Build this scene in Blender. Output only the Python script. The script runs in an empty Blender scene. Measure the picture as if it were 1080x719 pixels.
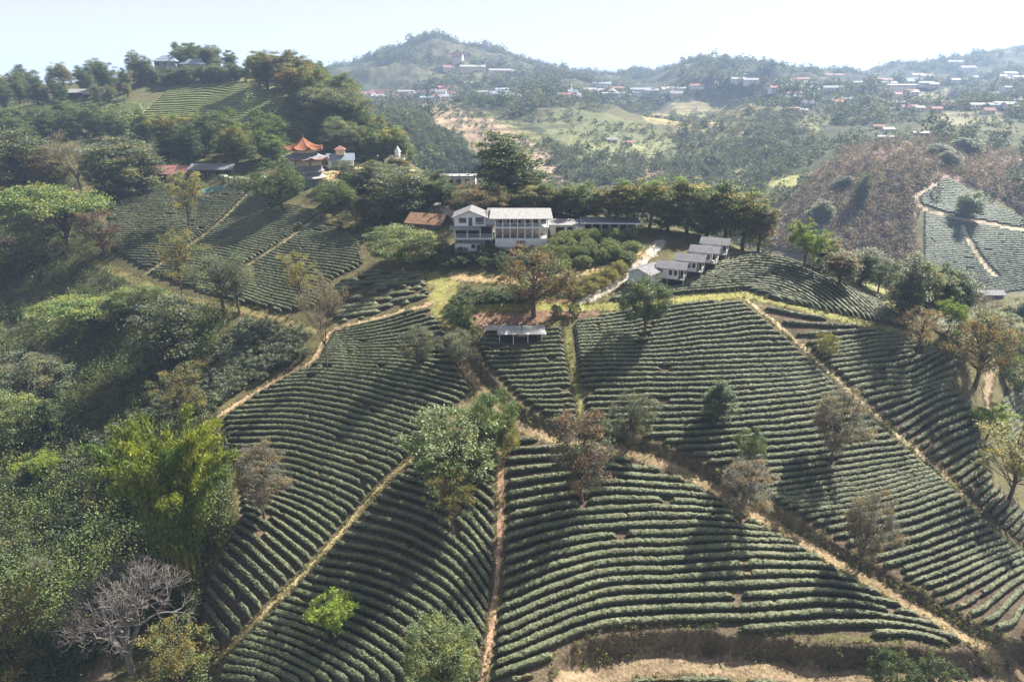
import bpy, math, random
import numpy as np
from mathutils import Vector, Matrix

random.seed(7)
rng = np.random.default_rng(11)
scene = bpy.context.scene
COL = scene.collection
CZ = 80.0                       # camera height above the lowest tea rows
PITCH = math.radians(20.5)
CP, SP = math.cos(PITCH), math.sin(PITCH)
FPX = 720.0

# ------------------------------------------------------------------ camera
cam_d = bpy.data.cameras.new("camera")
cam = bpy.data.objects.new("camera", cam_d)
COL.objects.link(cam)
cam.location = (0, 0, CZ)
cam.rotation_euler = (math.pi / 2 - PITCH, 0, 0)
cam_d.sensor_width = 36.0
cam_d.lens = 24.0
cam_d.clip_start = 0.5
cam_d.clip_end = 20000
scene.camera = cam

# ------------------------------------------------------------------ helpers: tagging
def tag(o, label=None, cat=None, group=None, kind=None):
    if label: o["label"] = label
    if cat: o["category"] = cat
    if group: o["group"] = group
    if kind: o["kind"] = kind
    return o

def empty(name, loc, rz=0.0, label=None, cat=None, group=None):
    o = bpy.data.objects.new(name, None)
    COL.objects.link(o)
    o.empty_display_size = 0.3
    o.location = loc
    o.rotation_euler = (0, 0, rz)
    return tag(o, label, cat, group)

def link(name, me, parent=None, loc=None):
    o = bpy.data.objects.new(name, me)
    COL.objects.link(o)
    if parent is not None: o.parent = parent
    if loc is not None: o.location = loc
    return o

def copy_tree(o, parent=None):
    c = o.copy()
    COL.objects.link(c)
    c.parent = parent
    for ch in o.children:
        copy_tree(ch, c)
    return c

def np_mesh(name, v, faces, mat=None, smooth=False, colors=None):
    """faces: int array (n,3) or (n,4) or a list of such arrays"""
    me = bpy.data.meshes.new(name)
    if not isinstance(faces, list): faces = [faces]
    faces = [np.asarray(f, np.int32) for f in faces if len(f)]
    v = np.asarray(v, np.float32)
    me.vertices.add(len(v))
    me.vertices.foreach_set("co", v.ravel())
    loops = np.concatenate([f.ravel() for f in faces])
    tot = np.concatenate([np.full(len(f), f.shape[1], np.int32) for f in faces])
    start = np.concatenate([[0], np.cumsum(tot)[:-1]]).astype(np.int32)
    me.loops.add(len(loops))
    me.loops.foreach_set("vertex_index", loops)
    me.polygons.add(len(tot))
    me.polygons.foreach_set("loop_start", start)
    me.polygons.foreach_set("loop_total", tot)
    me.polygons.foreach_set("use_smooth", np.full(len(tot), smooth, bool))
    if colors is not None:
        a = me.attributes.new("tint", "FLOAT_COLOR", "POINT")
        c = np.ones((len(v), 4), np.float32)
        c[:, :3] = colors
        a.data.foreach_set("color", c.ravel())
    me.update(calc_edges=True)
    if mat is not None: me.materials.append(mat)
    return me

# ------------------------------------------------------------------ noise
def _hash(ix, iy, seed):
    h = (ix.astype(np.int64) * 374761393 + iy.astype(np.int64) * 668265263 + seed * 974634777) & 0x7fffffff
    h = ((h ^ (h >> 13)) * 1274126177) & 0x7fffffff
    h = h ^ (h >> 16)
    return (h & 0xffff) / 65535.0

def vnoise(x, y, seed=0):
    ix = np.floor(x); iy = np.floor(y)
    fx = x - ix; fy = y - iy
    fx = fx * fx * (3 - 2 * fx); fy = fy * fy * (3 - 2 * fy)
    a = _hash(ix, iy, seed); b = _hash(ix + 1, iy, seed)
    c = _hash(ix, iy + 1, seed); d = _hash(ix + 1, iy + 1, seed)
    return (a * (1 - fx) + b * fx) * (1 - fy) + (c * (1 - fx) + d * fx) * fy

def fbm(x, y, octv=4, seed=0):
    s = 0; amp = 0.5; tot = 0
    for i in range(octv):
        s = s + amp * vnoise(x, y, seed + i * 17); tot += amp
        x = x * 2.03 + 13.1; y = y * 2.03 + 7.7; amp *= 0.5
    return s / tot              # 0..1

def sstep(a, b, x):
    t = np.clip((x - a) / (b - a), 0, 1)
    return t * t * (3 - 2 * t)

# ------------------------------------------------------------------ photograph pixel -> direction
def uk(px, py):
    px = np.asarray(px, float); py = np.asarray(py, float)
    v = (py - 359.5) / FPX
    f = CP - v * SP
    return ((px - 540.0) / FPX) / f, (SP + v * CP) / f

# ------------------------------------------------------------------ terrain
# survey points: photograph pixel and forward distance in metres
CTRL = [
 # main spur
 (540,719,57),(540,600,71),(540,500,85.6),(530,430,98.7),(540,350,118),(540,300,133),(530,263,147),
 (700,719,57.5),(700,600,72),(700,500,86),(700,400,104),(700,340,119.5),
 (850,719,58),(850,600,73),(850,500,88),(850,400,106),(850,330,121),
 (960,690,61),(960,600,75),(960,500,91),(960,420,106),
 (1070,690,62.5),(1070,560,84),(1050,450,105),(1040,415,111),(1078,430,116),
 (760,310,128),(950,346,118),(1000,372,112),(870,295,137),(930,316,130),(840,275,148),
 (620,242,158),(680,236,165),(750,248,163),(705,297,134),(760,266,150),(610,318,126),(470,300,135),
 # left flank of the spur
 (450,400,107),(450,335,124),(330,385,117),(420,560,79.5),(360,530,86.5),(280,500,95),(255,545,84.5),
 (440,700,61),(330,660,69),(230,650,72.5),(230,440,107),(390,450,99),(230,710,66),
 # ravine and the slope beyond
 (190,600,82.5),(100,600,86),(0,600,86),(0,719,68),(110,719,67),(190,690,71),(100,500,105),(0,450,120),(100,400,135),
 (0,380,146),(60,300,177),(60,200,234),(0,230,215),(260,385,124),(190,440,116),
 (300,322,141),(200,300,160),(120,270,182),(200,230,207),(130,212,222),(270,200,217),
 (400,310,137),(350,250,176),(420,232,184),(400,262,160),
 # saddle and pagoda knoll
 (325,193,215),(400,182,232),(450,196,206),(490,193,203),(530,212,185),
 # left hill
 (200,74,420),(270,84,402),(100,88,430),(20,92,470),(310,92,380),(345,112,332),(385,142,290),(425,168,275),
 (230,100,380),(230,140,312),(150,150,300),(60,130,330),(60,155,290),(205,172,252),(180,190,236),(300,150,280),
 (0,110,400),
 # valley slopes beyond, centre
 (640,190,430),(560,150,500),(480,122,600),(430,142,470),(600,112,850),(560,100,1000),(650,100,1000),
 (760,130,660),(760,180,480),(700,150,570),(850,120,760),(950,112,900),(1060,103,1000),(850,92,1100),
 (520,178,440),
 # far ridge
 (850,82,1300),(760,64,1330),(720,76,1320),(800,76,1320),(690,84,1320),(640,86,1300),(600,84,1330),(560,73,1370),(440,45,1400),(470,45,1400),(412,57,1400),
 (385,71,1400),(350,82,1380),(470,85,1150),(360,90,1150),(515,58,1380),(890,80,1650),(960,69,1750),(1010,66,1900),(1085,48,2050),(1000,90,1300),
 (920,88,1300),
 # right: bare slope and the tea patch across the valley
 (900,200,350),(850,250,305),(820,230,340),(900,152,450),(985,150,430),(1075,172,410),(1000,312,258),(1030,250,300),(1000,190,345),
 (1070,215,335),(1075,310,250),(1030,335,195),(1075,360,172),
]
HID = [ # hidden ground: u, forward distance, height relative to the camera
 (0.42,205,-66),(0.55,190,-64),(0.30,250,-72),(0.12,280,-64),(0.2,320,-72),(0.02,320,-60),(-0.05,330,-62),(-0.12,400,-58),
 (-0.4,620,-40),(-0.55,650,-30),(-0.25,620,-40),(-0.6,1200,-30),(-0.4,1000,-40),(-0.9,700,-20),(-0.9,1500,-20),(-1.2,400,0),(-1.2,150,-55),(-1.2,80,-80),
 (1.2,70,-75),(1.2,120,-72),(1.2,250,-70),(1.2,500,-30),(1.2,1000,0),(1.2,2000,110),
 (0.9,46,-66),(0.4,40,-66),(0,40,-66),(-0.4,42,-72),(-0.9,45,-86),(-1.2,50,-90),
]
for uu in (-1.2,-0.8,-0.4,0,0.4): HID += [(uu,2600,-120),(uu,5500,-300)]
for uu in (0.8,1.2): HID += [(uu,3400,-80),(uu,5500,-300)]
cp = np.array(CTRL, float)
cu, ck = uk(cp[:, 0], cp[:, 1])
P = np.column_stack([cu, np.log(cp[:, 2]), -ck])
hid = np.array(HID, float)
P = np.vstack([P, np.column_stack([hid[:, 0], np.log(hid[:, 1]), hid[:, 2] / hid[:, 1]])])
US, WS = 1.6, 1.0
def _kern(d2): return 0.5 * d2 * np.log(d2 + 1e-12)
A = P[:, :2] * [US, WS]
n = len(A)
K = _kern(((A[:, None] - A[None]) ** 2).sum(-1)) + np.eye(n) * 0.0015
Q = np.column_stack([np.ones(n), A])
L = np.block([[K, Q], [Q.T, np.zeros((3, 3))]])
sol = np.linalg.solve(L, np.concatenate([P[:, 2], [0, 0, 0]]))
def tps(u, w):
    out = np.empty(u.shape)
    uf, wf, of = u.ravel() * US, w.ravel() * WS, out.ravel()
    for i in range(0, len(uf), 40000):
        a = uf[i:i + 40000]; b = wf[i:i + 40000]
        d2 = (a[:, None] - A[None, :, 0]) ** 2 + (b[:, None] - A[None, :, 1]) ** 2
        of[i:i + 40000] = _kern(d2) @ sol[:n] + sol[n] + sol[n + 1] * a + sol[n + 2] * b
    return of.reshape(u.shape)

NU = 860
UG = np.linspace(-1.3, 1.3, NU)
WG = np.concatenate([np.arange(math.log(30), math.log(200), 0.0042), np.arange(math.log(200), math.log(5200), 0.0085)])
YG = np.exp(WG)
NYG = len(WG)
# evaluate on a half-resolution lattice, then refine with cubic weights
def _coarse():
    uc = np.linspace(UG[0], UG[-1], 261); wc = np.linspace(WG[0], WG[-1], 321)
    T = tps(*np.meshgrid(uc, wc))
    def cub(T, xc, x):
        i = np.clip(((x - xc[0]) / (xc[1] - xc[0])).astype(int), 1, len(xc) - 3)
        t = (x - xc[i]) / (xc[1] - xc[0]); t = t.reshape(-1, *([1] * (T.ndim - 1)))
        a, b, c, d = T[i - 1], T[i], T[i + 1], T[i + 2]
        return b + 0.5 * t * (c - a + t * (2 * a - 5 * b + 4 * c - d + t * (3 * (b - c) + d - a)))
    T = cub(T, wc, WG)
    return cub(T.T.copy(), uc, UG).T.copy()
UU, YY = np.meshgrid(UG, YG)
XX = UU * YY
ZZ = _coarse() * YY
# natural roughness: folds and gullies on the far hills, small bumps close by
far = sstep(330, 900, YY)
fold = np.abs(fbm(XX / 190 + 3, YY / 260, 4, 5) - 0.5) * 2
ZZ += far * (0.24 - fold) * 85 * sstep(200, 900, YY) * (1 - 0.55 * sstep(1150, 1400, YY))
ZZ += (fbm(XX / 60, YY / 60, 4, 9) - 0.5) * (1.0 + 9 * sstep(230, 700, YY))
ZZ += (fbm(XX / 11, YY / 11, 3, 21) - 0.5) * 0.8

def _wi(y):
    return np.interp(np.log(np.maximum(y, 30.01)), WG, np.arange(NYG))
def height(x, y):
    """ground height relative to the camera (bilinear on the terrain grid)"""
    x = np.asarray(x, float); y = np.asarray(y, float)
    a = np.clip((x / y - UG[0]) / (UG[1] - UG[0]), 0, NU - 1.001)
    b = np.clip(_wi(y), 0, NYG - 1.001)
    i = a.astype(int); j = b.astype(int); fa = a - i; fb = b - j
    return (ZZ[j, i] * (1 - fa) + ZZ[j, i + 1] * fa) * (1 - fb) + (ZZ[j + 1, i] * (1 - fa) + ZZ[j + 1, i + 1] * fa) * fb
def gz(x, y): return height(x, y) + CZ

def hit(px, py):
    """where the sight line through a pixel of the photograph meets the ground -> x, y"""
    u, k = uk(px, py)
    u = np.atleast_1d(u); k = np.atleast_1d(k)
    xs = np.empty(len(u)); ys = np.empty(len(u))
    for m in range(len(u)):
        a = min(max((u[m] - UG[0]) / (UG[1] - UG[0]), 0), NU - 1.001)
        i = int(a); fa = a - i
        f = ZZ[:, i] * (1 - fa) + ZZ[:, i + 1] * fa + k[m] * YG
        w = np.nonzero(f[30:] >= 0)[0]
        if len(w) == 0:
            j = int(np.argmax(f)); y = YG[j]
        else:
            j = w[0] + 30
            f0, f1 = f[j - 1], f[j]
            t = 0 if f1 == f0 or f0 > 0 else -f0 / (f1 - f0)
            y = YG[j - 1] + (YG[j] - YG[j - 1]) * t
        xs[m] = u[m] * y; ys[m] = y
    return np.column_stack([xs, ys])

def spot(px, py):
    p = hit([px], [py])[0]
    return float(p[0]), float(p[1])
def mpp(x, y):
    """metres per photograph pixel at ground point"""
    return (y * CP - height(x, y) * SP) / FPX

def densify(pts, step=6.0):
    pts = np.asarray(pts, float)
    out = [pts[0]]
    for a, b in zip(pts[:-1], pts[1:]):
        m = max(1, int(np.hypot(*(b - a)) / step))
        for i in range(1, m + 1): out.append(a + (b - a) * i / m)
    return np.array(out)
def smooth_px(pts, step=5.0):
    """Catmull-Rom through pixel points"""
    p = np.asarray(pts, float)
    if len(p) < 3: return densify(p, step)
    q = np.vstack([2 * p[0] - p[1], p, 2 * p[-1] - p[-2]])
    out = []
    for i in range(1, len(q) - 2):
        m = max(2, int(np.hypot(*(q[i + 1] - q[i])) / step))
        for t in np.arange(m) / m:
            a, b, c, d = q[i - 1], q[i], q[i + 1], q[i + 2]
            out.append(b + 0.5 * t * (c - a + t * (2 * a - 5 * b + 4 * c - d + t * (3 * (b - c) + d - a))))
    out.append(p[-1])
    return np.array(out)
def ground_line(pts):
    q = smooth_px(pts)
    w = hit(q[:, 0], q[:, 1])
    for _ in range(2):
        w[1:-1] = (w[:-2] + 2 * w[1:-1] + w[2:]) / 4
    return w
def ground_poly(pts):
    q = densify(pts, 10)
    return hit(q[:, 0], q[:, 1])
def in_poly(x, y, poly):
    ins = np.zeros(x.shape, bool)
    x0, y0 = poly[-1]
    for x1, y1 in poly:
        if y0 != y1:
            c = ((y1 > y) != (y0 > y)) & (x < (x0 - x1) * (y - y1) / (y0 - y1) + x1)
            ins ^= c
        x0, y0 = x1, y1
    return ins
def line_dist(x, y, line, pad=12):
    """distance and signed side (left of travel positive) to a polyline"""
    best = np.full(x.shape, 1e9); side = np.zeros(x.shape)
    for (ax, ay), (bx, by) in zip(line[:-1], line[1:]):
        dx, dy = bx - ax, by - ay
        l2 = dx * dx + dy * dy + 1e-12
        t = np.clip(((x - ax) * dx + (y - ay) * dy) / l2, 0, 1)
        ex, ey = x - ax - t * dx, y - ay - t * dy
        d = np.hypot(ex, ey)
        m = d < best
        best[m] = d[m]
        side[m] = np.sign(dx * ey - dy * ex)[m]
    return best, side
def near_box(line, pad):
    """grid window around a polyline"""
    x0, y0 = line.min(0) - pad; x1, y1 = line.max(0) + pad
    return (XX > x0) & (XX < x1) & (YY > y0) & (YY < y1)

# roads are cut into the slope: level bed with an earth bank on the uphill side
ROADS = [ # pixels, half width, depth of cut
 ([(484,372),(497,392),(515,412),(545,440),(585,456),(640,466),(690,480),(745,504),(800,536),(860,572),(930,612),(1000,652),(1062,688)], 1.15, 1.0, 1.0),
 ([(590,726),(625,700),(660,689),(720,685),(790,691),(860,698),(940,701),(1010,703),(1085,700)], 1.3, 2.2, 1.3),
]
ROAD_LINES = []
for pts, hw, cut, run in ROADS:
    ROAD_LINES.append(ground_line(pts))
for (pts, hw, cut, run), ln in zip(ROADS, ROAD_LINES):
    m = near_box(ln, 14)
    d, s = line_dist(XX[m], YY[m], ln)
    sd = d * s + (fbm(XX[m] / 1.7, YY[m] / 1.7, 3, 55) - 0.5) * 0.9
    prof = np.where(sd > 0, 1 - sstep(hw, hw + run, sd), 1 - sstep(hw, 9.0, -sd))
    # fade the cut out at both ends of the line
    e = np.minimum(np.hypot(XX[m] - ln[0, 0], YY[m] - ln[0, 1]), 1e9)
    prof = prof * sstep(0, 6, e)
    ZZ[m] -= prof * cut * (0.8 + 0.4 * fbm(XX[m] / 5, YY[m] / 5, 2, 56))
# ------------------------------------------------------------------ materials
MATS = {}
def new_mat(name):
    m = bpy.data.materials.new(name); m.use_nodes = True
    nt = m.node_tree
    return m, nt, nt.nodes["Principled BSDF"], nt.nodes["Material Output"]

def solid(name, col, rough=0.8, var=0.12, scale=3.0, spec=0.25, bump=0.0):
    """plain coated surface with weathering noise"""
    if name in MATS: return MATS[name]
    m, nt, b, o = new_mat(name)
    tc = nt.nodes.new("ShaderNodeTexCoord")
    nz = nt.nodes.new("ShaderNodeTexNoise"); nz.inputs["Scale"].default_value = scale; nz.inputs["Detail"].default_value = 5
    nt.links.new(tc.outputs["Object"], nz.inputs["Vector"])
    mp = nt.nodes.new("ShaderNodeMapRange")
    mp.inputs["From Min"].default_value = 0.25; mp.inputs["From Max"].default_value = 0.75
    mp.inputs["To Min"].default_value = 1 - var; mp.inputs["To Max"].default_value = 1 + var
    nt.links.new(nz.outputs["Fac"], mp.inputs["Value"])
    mx = nt.nodes.new("ShaderNodeVectorMath"); mx.operation = "SCALE"
    mx.inputs[0].default_value = col
    nt.links.new(mp.outputs[0], mx.inputs["Scale"])
    nt.links.new(mx.outputs[0], b.inputs["Base Color"])
    b.inputs["Roughness"].default_value = rough
    b.inputs["Specular IOR Level"].default_value = spec
    if bump:
        bp = nt.nodes.new("ShaderNodeBump"); bp.inputs["Strength"].default_value = bump
        nt.links.new(nz.outputs["Fac"], bp.inputs["Height"]); nt.links.new(bp.outputs[0], b.inputs["Normal"])
    MATS[name] = m
    return m

def roofing(name, col, wave=9.0, rough=0.55, axis="X", var=0.2):
    """corrugated or tiled roof sheet"""
    if name in MATS: return MATS[name]
    m = solid(name, col, 0.75, var, 1.3, 0.15)
    nt = m.node_tree; b = nt.nodes["Principled BSDF"]
    tc = nt.nodes.new("ShaderNodeTexCoord")
    w = nt.nodes.new("ShaderNodeTexWave"); w.bands_direction = axis; w.inputs["Scale"].default_value = wave
    nt.links.new(tc.outputs["Object"], w.inputs["Vector"])
    bp = nt.nodes.new("ShaderNodeBump"); bp.inputs["Strength"].default_value = 0.5; bp.inputs["Distance"].default_value = 0.05
    nt.links.new(w.outputs["Fac"], bp.inputs["Height"]); nt.links.new(bp.outputs[0], b.inputs["Normal"])
    return m

def ground_mat(name):
    """surface colour from the ground's own cover (attribute), broken up by soil and litter noise"""
    m, nt, b, o = new_mat(name)
    at = nt.nodes.new("ShaderNodeAttribute"); at.attribute_name = "tint"
    tc = nt.nodes.new("ShaderNodeTexCoord")
    cur = at.outputs["Color"]
    hs = None
    for sc, lo, hi, det in ((0.35, 0.72, 1.28, 4), (2.6, 0.6, 1.4, 6), (0.03, 0.8, 1.2, 3)):
        nz = nt.nodes.new("ShaderNodeTexNoise"); nz.inputs["Scale"].default_value = sc; nz.inputs["Detail"].default_value = det
        nt.links.new(tc.outputs["Object"], nz.inputs["Vector"])
        mp = nt.nodes.new("ShaderNodeMapRange"); mp.inputs["From Min"].default_value = 0.3; mp.inputs["From Max"].default_value = 0.7
        mp.inputs["To Min"].default_value = lo; mp.inputs["To Max"].default_value = hi
        nt.links.new(nz.outputs["Fac"], mp.inputs["Value"])
        s = nt.nodes.new("ShaderNodeVectorMath"); s.operation = "SCALE"
        nt.links.new(cur, s.inputs[0]); nt.links.new(mp.outputs[0], s.inputs["Scale"])
        cur = s.outputs[0]
        if sc == 2.6: hs = nz
    nt.links.new(cur, b.inputs["Base Color"])
    b.inputs["Roughness"].default_value = 0.95; b.inputs["Specular IOR Level"].default_value = 0.1
    bp = nt.nodes.new("ShaderNodeBump"); bp.inputs["Strength"].default_value = 0.6; bp.inputs["Distance"].default_value = 0.25
    nt.links.new(hs.outputs["Fac"], bp.inputs["Height"]); nt.links.new(bp.outputs[0], b.inputs["Normal"])
    return m
M_GROUND = ground_mat("ground_cover")
M_PATH = ground_mat("trodden_earth")

def leaf_mat(name, col, trans=0.3, rough=0.5, var=0.35, spec=0.3):
    """leaf surface; tint attribute varies from leaf to leaf, each plant a little different"""
    if name in MATS: return MATS[name]
    m, nt, b, o = new_mat(name)
    at = nt.nodes.new("ShaderNodeAttribute"); at.attribute_name = "tint"
    oi = nt.nodes.new("ShaderNodeObjectInfo")
    mp = nt.nodes.new("ShaderNodeMapRange"); mp.inputs["To Min"].default_value = 1 - var * 0.5; mp.inputs["To Max"].default_value = 1 + var * 0.5
    nt.links.new(oi.outputs["Random"], mp.inputs["Value"])
    c = nt.nodes.new("ShaderNodeVectorMath"); c.operation = "MULTIPLY"
    nt.links.new(at.outputs["Color"], c.inputs[0]); c.inputs[1].default_value = col
    s = nt.nodes.new("ShaderNodeVectorMath"); s.operation = "SCALE"
    nt.links.new(c.outputs[0], s.inputs[0]); nt.links.new(mp.outputs[0], s.inputs["Scale"])
    nt.links.new(s.outputs[0], b.inputs["Base Color"])
    b.inputs["Roughness"].default_value = rough; b.inputs["Specular IOR Level"].default_value = spec
    if trans > 0:
        t = nt.nodes.new("ShaderNodeBsdfTranslucent")
        y = nt.nodes.new("ShaderNodeVectorMath"); y.operation = "MULTIPLY"; y.inputs[1].default_value = (1.5, 1.55, 0.7)
        nt.links.new(s.outputs[0], y.inputs[0]); nt.links.new(y.outputs[0], t.inputs["Color"])
        mix = nt.nodes.new("ShaderNodeMixShader"); mix.inputs[0].default_value = trans
        nt.links.new(b.outputs[0], mix.inputs[1]); nt.links.new(t.outputs[0], mix.inputs[2])
        nt.links.new(mix.outputs[0], o.inputs["Surface"])
    MATS[name] = m
    return m

# ------------------------------------------------------------------ tea fields (photograph pixels)
SOIL = (0.105, 0.080, 0.054)
FIELDS = []   # name, group, label, polygon, guide curves, spacing, width, height, gap chance, soil
def F(group, label, poly, guides, sp=1.5, w=0.54, h=0.74, gap=0.0015, soil=SOIL):
    FIELDS.append(dict(group=group, label=label, poly=poly, guides=guides, sp=sp, w=w, h=h, gap=gap, soil=soil))

F("tea rows of the lower middle field", "long unbroken tea hedge curving across the lower middle field between the dirt roads",
  [(531,486),(540,470),(556,456),(585,464),(640,476),(690,491),(745,516),(800,549),(860,586),(930,626),(1000,664),(1050,688),(1020,684),(960,676),(900,668),(850,672),(780,676),(720,672),(680,676),(640,686),(606,706),(590,722),(516,722),(524,650),(530,580)],
  [[(520,470),(580,464),(650,462),(720,470),(800,488),(880,520)],
   [(522,521),(596,510),(650,508),(720,513),(790,524),(880,548)],
   [(522,579),(593,560),(660,552),(720,551),(787,556),(850,567),(930,588)],
   [(520,650),(593,623),(643,608),(720,605),(820,600),(893,605),(970,630),(1010,650)],
   [(512,717),(593,687),(643,673),(693,664),(720,663),(787,665),(837,661),(903,658),(970,664),(1045,684)]], sp=1.36, w=0.66, h=0.86, gap=0.0015)
F("tea rows of the upper middle field", "short tea hedge in the small field below the open shelter, left of the grassy strip",
  [(503,368),(512,350),(530,345),(592,348),(600,390),(610,440),(596,446),(560,432),(535,408),(515,388)],
  [[(490,352),(545,350),(600,349)],[(500,384),(550,382),(605,379)],[(510,412),(560,412),(612,408)],[(520,444),(570,445),(620,441)]], sp=1.2, gap=0.0015)
F("tea rows of the wide right field", "tea hedge in the wide field between the grassy strip and the straight footpath",
  [(604,342),(650,330),(700,322),(783,318),(828,356),(880,405),(935,456),(980,494),(1012,522),(1050,562),(1090,590),(1090,690),(1060,678),(1000,640),(930,598),(860,556),(800,520),(745,488),(690,464),(640,452),(618,447),(610,400)],
  [[(598,342),(658,335),(707,325),(778,317),(840,312)],[(606,392),(720,391),(800,388),(853,386),(900,383)],[(618,446),(720,444),(813,438),(905,425),(960,415)],
   [(690,520),(740,522),(820,513),(903,500),(977,486),(1030,474)],[(830,570),(880,560),(950,545),(1010,525),(1060,510)],[(880,622),(960,598),(1053,563),(1100,545)],[(980,652),(1013,632),(1080,594),(1110,577)]], sp=1.18, gap=0.0015)
F("tea rows below the ridge on the right", "tea hedge between the straight footpath and the grassy ridge line on the right",
  [(790,318),(850,333),(905,345),(955,356),(1000,370),(1014,380),(1004,410),(1026,430),(1034,460),(1036,490),(1060,520),(1085,545),(1085,580),(1050,552),(1016,518),(985,489),(940,450),(888,402),(836,353)],
  [[(780,322),(850,335),(920,343),(980,350),(1020,354)],[(800,362),(860,357),(920,352),(975,350),(1020,352)],[(840,384),(900,377),(953,369),(1003,365)],[(895,433),(907,430),(960,415),(1010,404),(1040,398)],
   [(940,468),(955,460),(985,438),(1030,425),(1060,418)],[(990,502),(1000,497),(1032,477),(1065,458)],[(1030,555),(1060,530),(1090,505)]], sp=1.18, gap=0.0015)
F("tea rows on the rounded spur by the cabins", "arching tea hedge on the rounded spur right of the white cabins",
  [(640,318),(662,302),(700,304),(738,290),(772,268),(800,268),(850,280),(900,302),(940,330),(955,345),(905,337),(850,324),(785,306),(740,309),(700,313)],
  [[(700,292),(740,282),(772,267),(800,266),(850,279),(900,302),(955,346)],[(660,306),(700,300),(745,290),(790,285),(830,290),(870,305),(905,335)],[(640,316),(700,309),(760,303),(800,302),(830,308),(860,325)]], sp=1.3, gap=0.0015)
F("tea rows of the left field under the grass patch", "tea hedge of the left field above the diagonal footpath",
  [(352,352),(400,338),(452,324),(466,345),(490,378),(502,408),(480,432),(440,474),(400,511),(335,583),(280,640),(228,690),(214,655),(216,622),(240,572),(256,545),(250,500),(238,470),(236,440),(270,416),(334,380)],
  [[(320,356),(390,343),(455,322),(500,306)],[(318,386),(380,388),(440,397),(500,410),(540,420)],[(270,412),(330,410),(400,424),(470,444),(520,462)],[(225,440),(300,435),(343,441),(400,455),(450,472),(490,490)],
   [(225,480),(300,478),(331,487),(376,501),(420,524)],[(228,520),(280,527),(330,550),(380,590)],[(222,560),(240,570),(270,594),(320,640)],[(195,610),(213,638),(232,664),(260,700)]], sp=1.22, gap=0.0015)
F("tea rows of the left field below the diagonal path", "tea hedge in the left field between the diagonal footpath and the reddish footpath",
  [(440,480),(470,462),(500,470),(522,500),(524,560),(518,640),(504,722),(226,722),(236,697),(340,588),(405,515)],
  [[(405,470),(440,478),(480,490),(530,512),(560,530)],[(370,505),(400,520),(450,536),(490,560),(523,603),(545,640)],[(310,570),(340,588),(390,597),(433,614),(470,638),(503,680),(520,715)],[(255,620),(290,640),(330,650),(380,668),(420,694),(445,725)],[(205,690),(232,700),(270,706),(310,722),(340,740)]], sp=1.28, gap=0.0015)
F("tea rows of the small dark field left of the grass patch", "patchy tea hedge of the small dark field left of the yellow grass patch",
  [(340,330),(352,300),(385,285),(448,288),(454,312),(400,331),(362,342)],
  [[(320,290),(400,284),(470,283)],[(325,312),(400,306),(460,299)],[(320,342),(390,332),(470,318)]], sp=1.6, w=1.2, gap=0.06)
F("tea rows on the upper left slope", "thin tea hedge on the shaded upper left slope below the long shed roofs",
  [(112,226),(128,210),(160,200),(205,202),(262,200),(282,212),(330,222),(362,240),(380,258),(384,280),(350,296),(334,326),(300,330),(250,318),(210,306),(165,292),(118,264)],
  [[(100,206),(190,202),(260,200),(330,206),(400,212)],[(100,242),(180,241),(240,246),(300,255),(360,261),(410,268)],[(100,274),(180,276),(250,288),(320,302),(390,318)],[(150,308),(210,310),(260,322),(320,345)]], sp=1.5, w=0.58, h=0.78, gap=0.0015)
F("tea rows at the right edge beyond the dirt track", "tea hedge slanting at the right edge beyond the short dirt track",
  [(1056,424),(1066,410),(1085,405),(1085,475),(1062,462)],[[(1045,430),(1060,418),(1090,400)],[(1050,450),(1075,432),(1095,418)],[(1055,475),(1080,455),(1100,440)]], gap=0.0015)
F("tea rows beyond the ridge at right", "pale tea hedge beyond the grassy ridge among trees at right",
  [(985,348),(990,332),(1016,335),(1014,368),(1000,362)],[[(970,336),(1000,334),(1030,333)],[(970,372),(1000,369),(1030,367)]], gap=0.0015)

F("tea rows below the bottom road", "tea hedge below the curving dirt road at the bottom edge",
  [(640,724),(668,708),(720,704),(800,708),(925,716),(930,724)],[[(630,712),(668,701),(720,697),(800,700),(940,708)],[(620,728),(668,716),(720,712),(800,716),(940,724)]], sp=1.5, gap=0.0015)
F("far tea", "fine tea rows on the hazy slope across the valley", [(974,222),(1010,233),(1085,246),(1085,306),(1040,312),(1000,314),(974,300)],
  [[(960,216),(1020,214),(1090,214)],[(960,250),(1030,251),(1090,252)],[(960,300),(1030,304),(1090,310)],[(960,325),(1030,330),(1090,335)]], sp=1.6, w=0.9, gap=0.0015)
F("far tea", "", [(970,204),(1000,188),(1048,214),(1085,234),(1085,242),(1010,228),(970,215)],
  [[(960,180),(1000,182),(1060,186)],[(960,205),(1020,206),(1090,208)],[(960,235),(1030,238),(1090,242)]], sp=1.6, w=0.9, gap=0.0015)
F("far tea", "", [(146,124),(178,93),(235,85),(272,91),(306,108),(332,134),(280,148),(200,140)],
  [[(140,86),(235,82),(340,88)],[(140,108),(235,104),(340,112)],[(140,134),(235,130),(340,138)],[(140,156),(235,154),(340,160)]], sp=4.0, w=1.5, h=0.7, gap=0.0, soil=(0.21,0.205,0.09))
F("far tea", "", [(84,112),(150,110),(158,138),(120,140),(88,136)],
  [[(70,108),(160,106)],[(70,125),(160,124)],[(70,145),(160,144)]], sp=2.4, w=1.3, h=1.0, gap=0.02)

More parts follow.
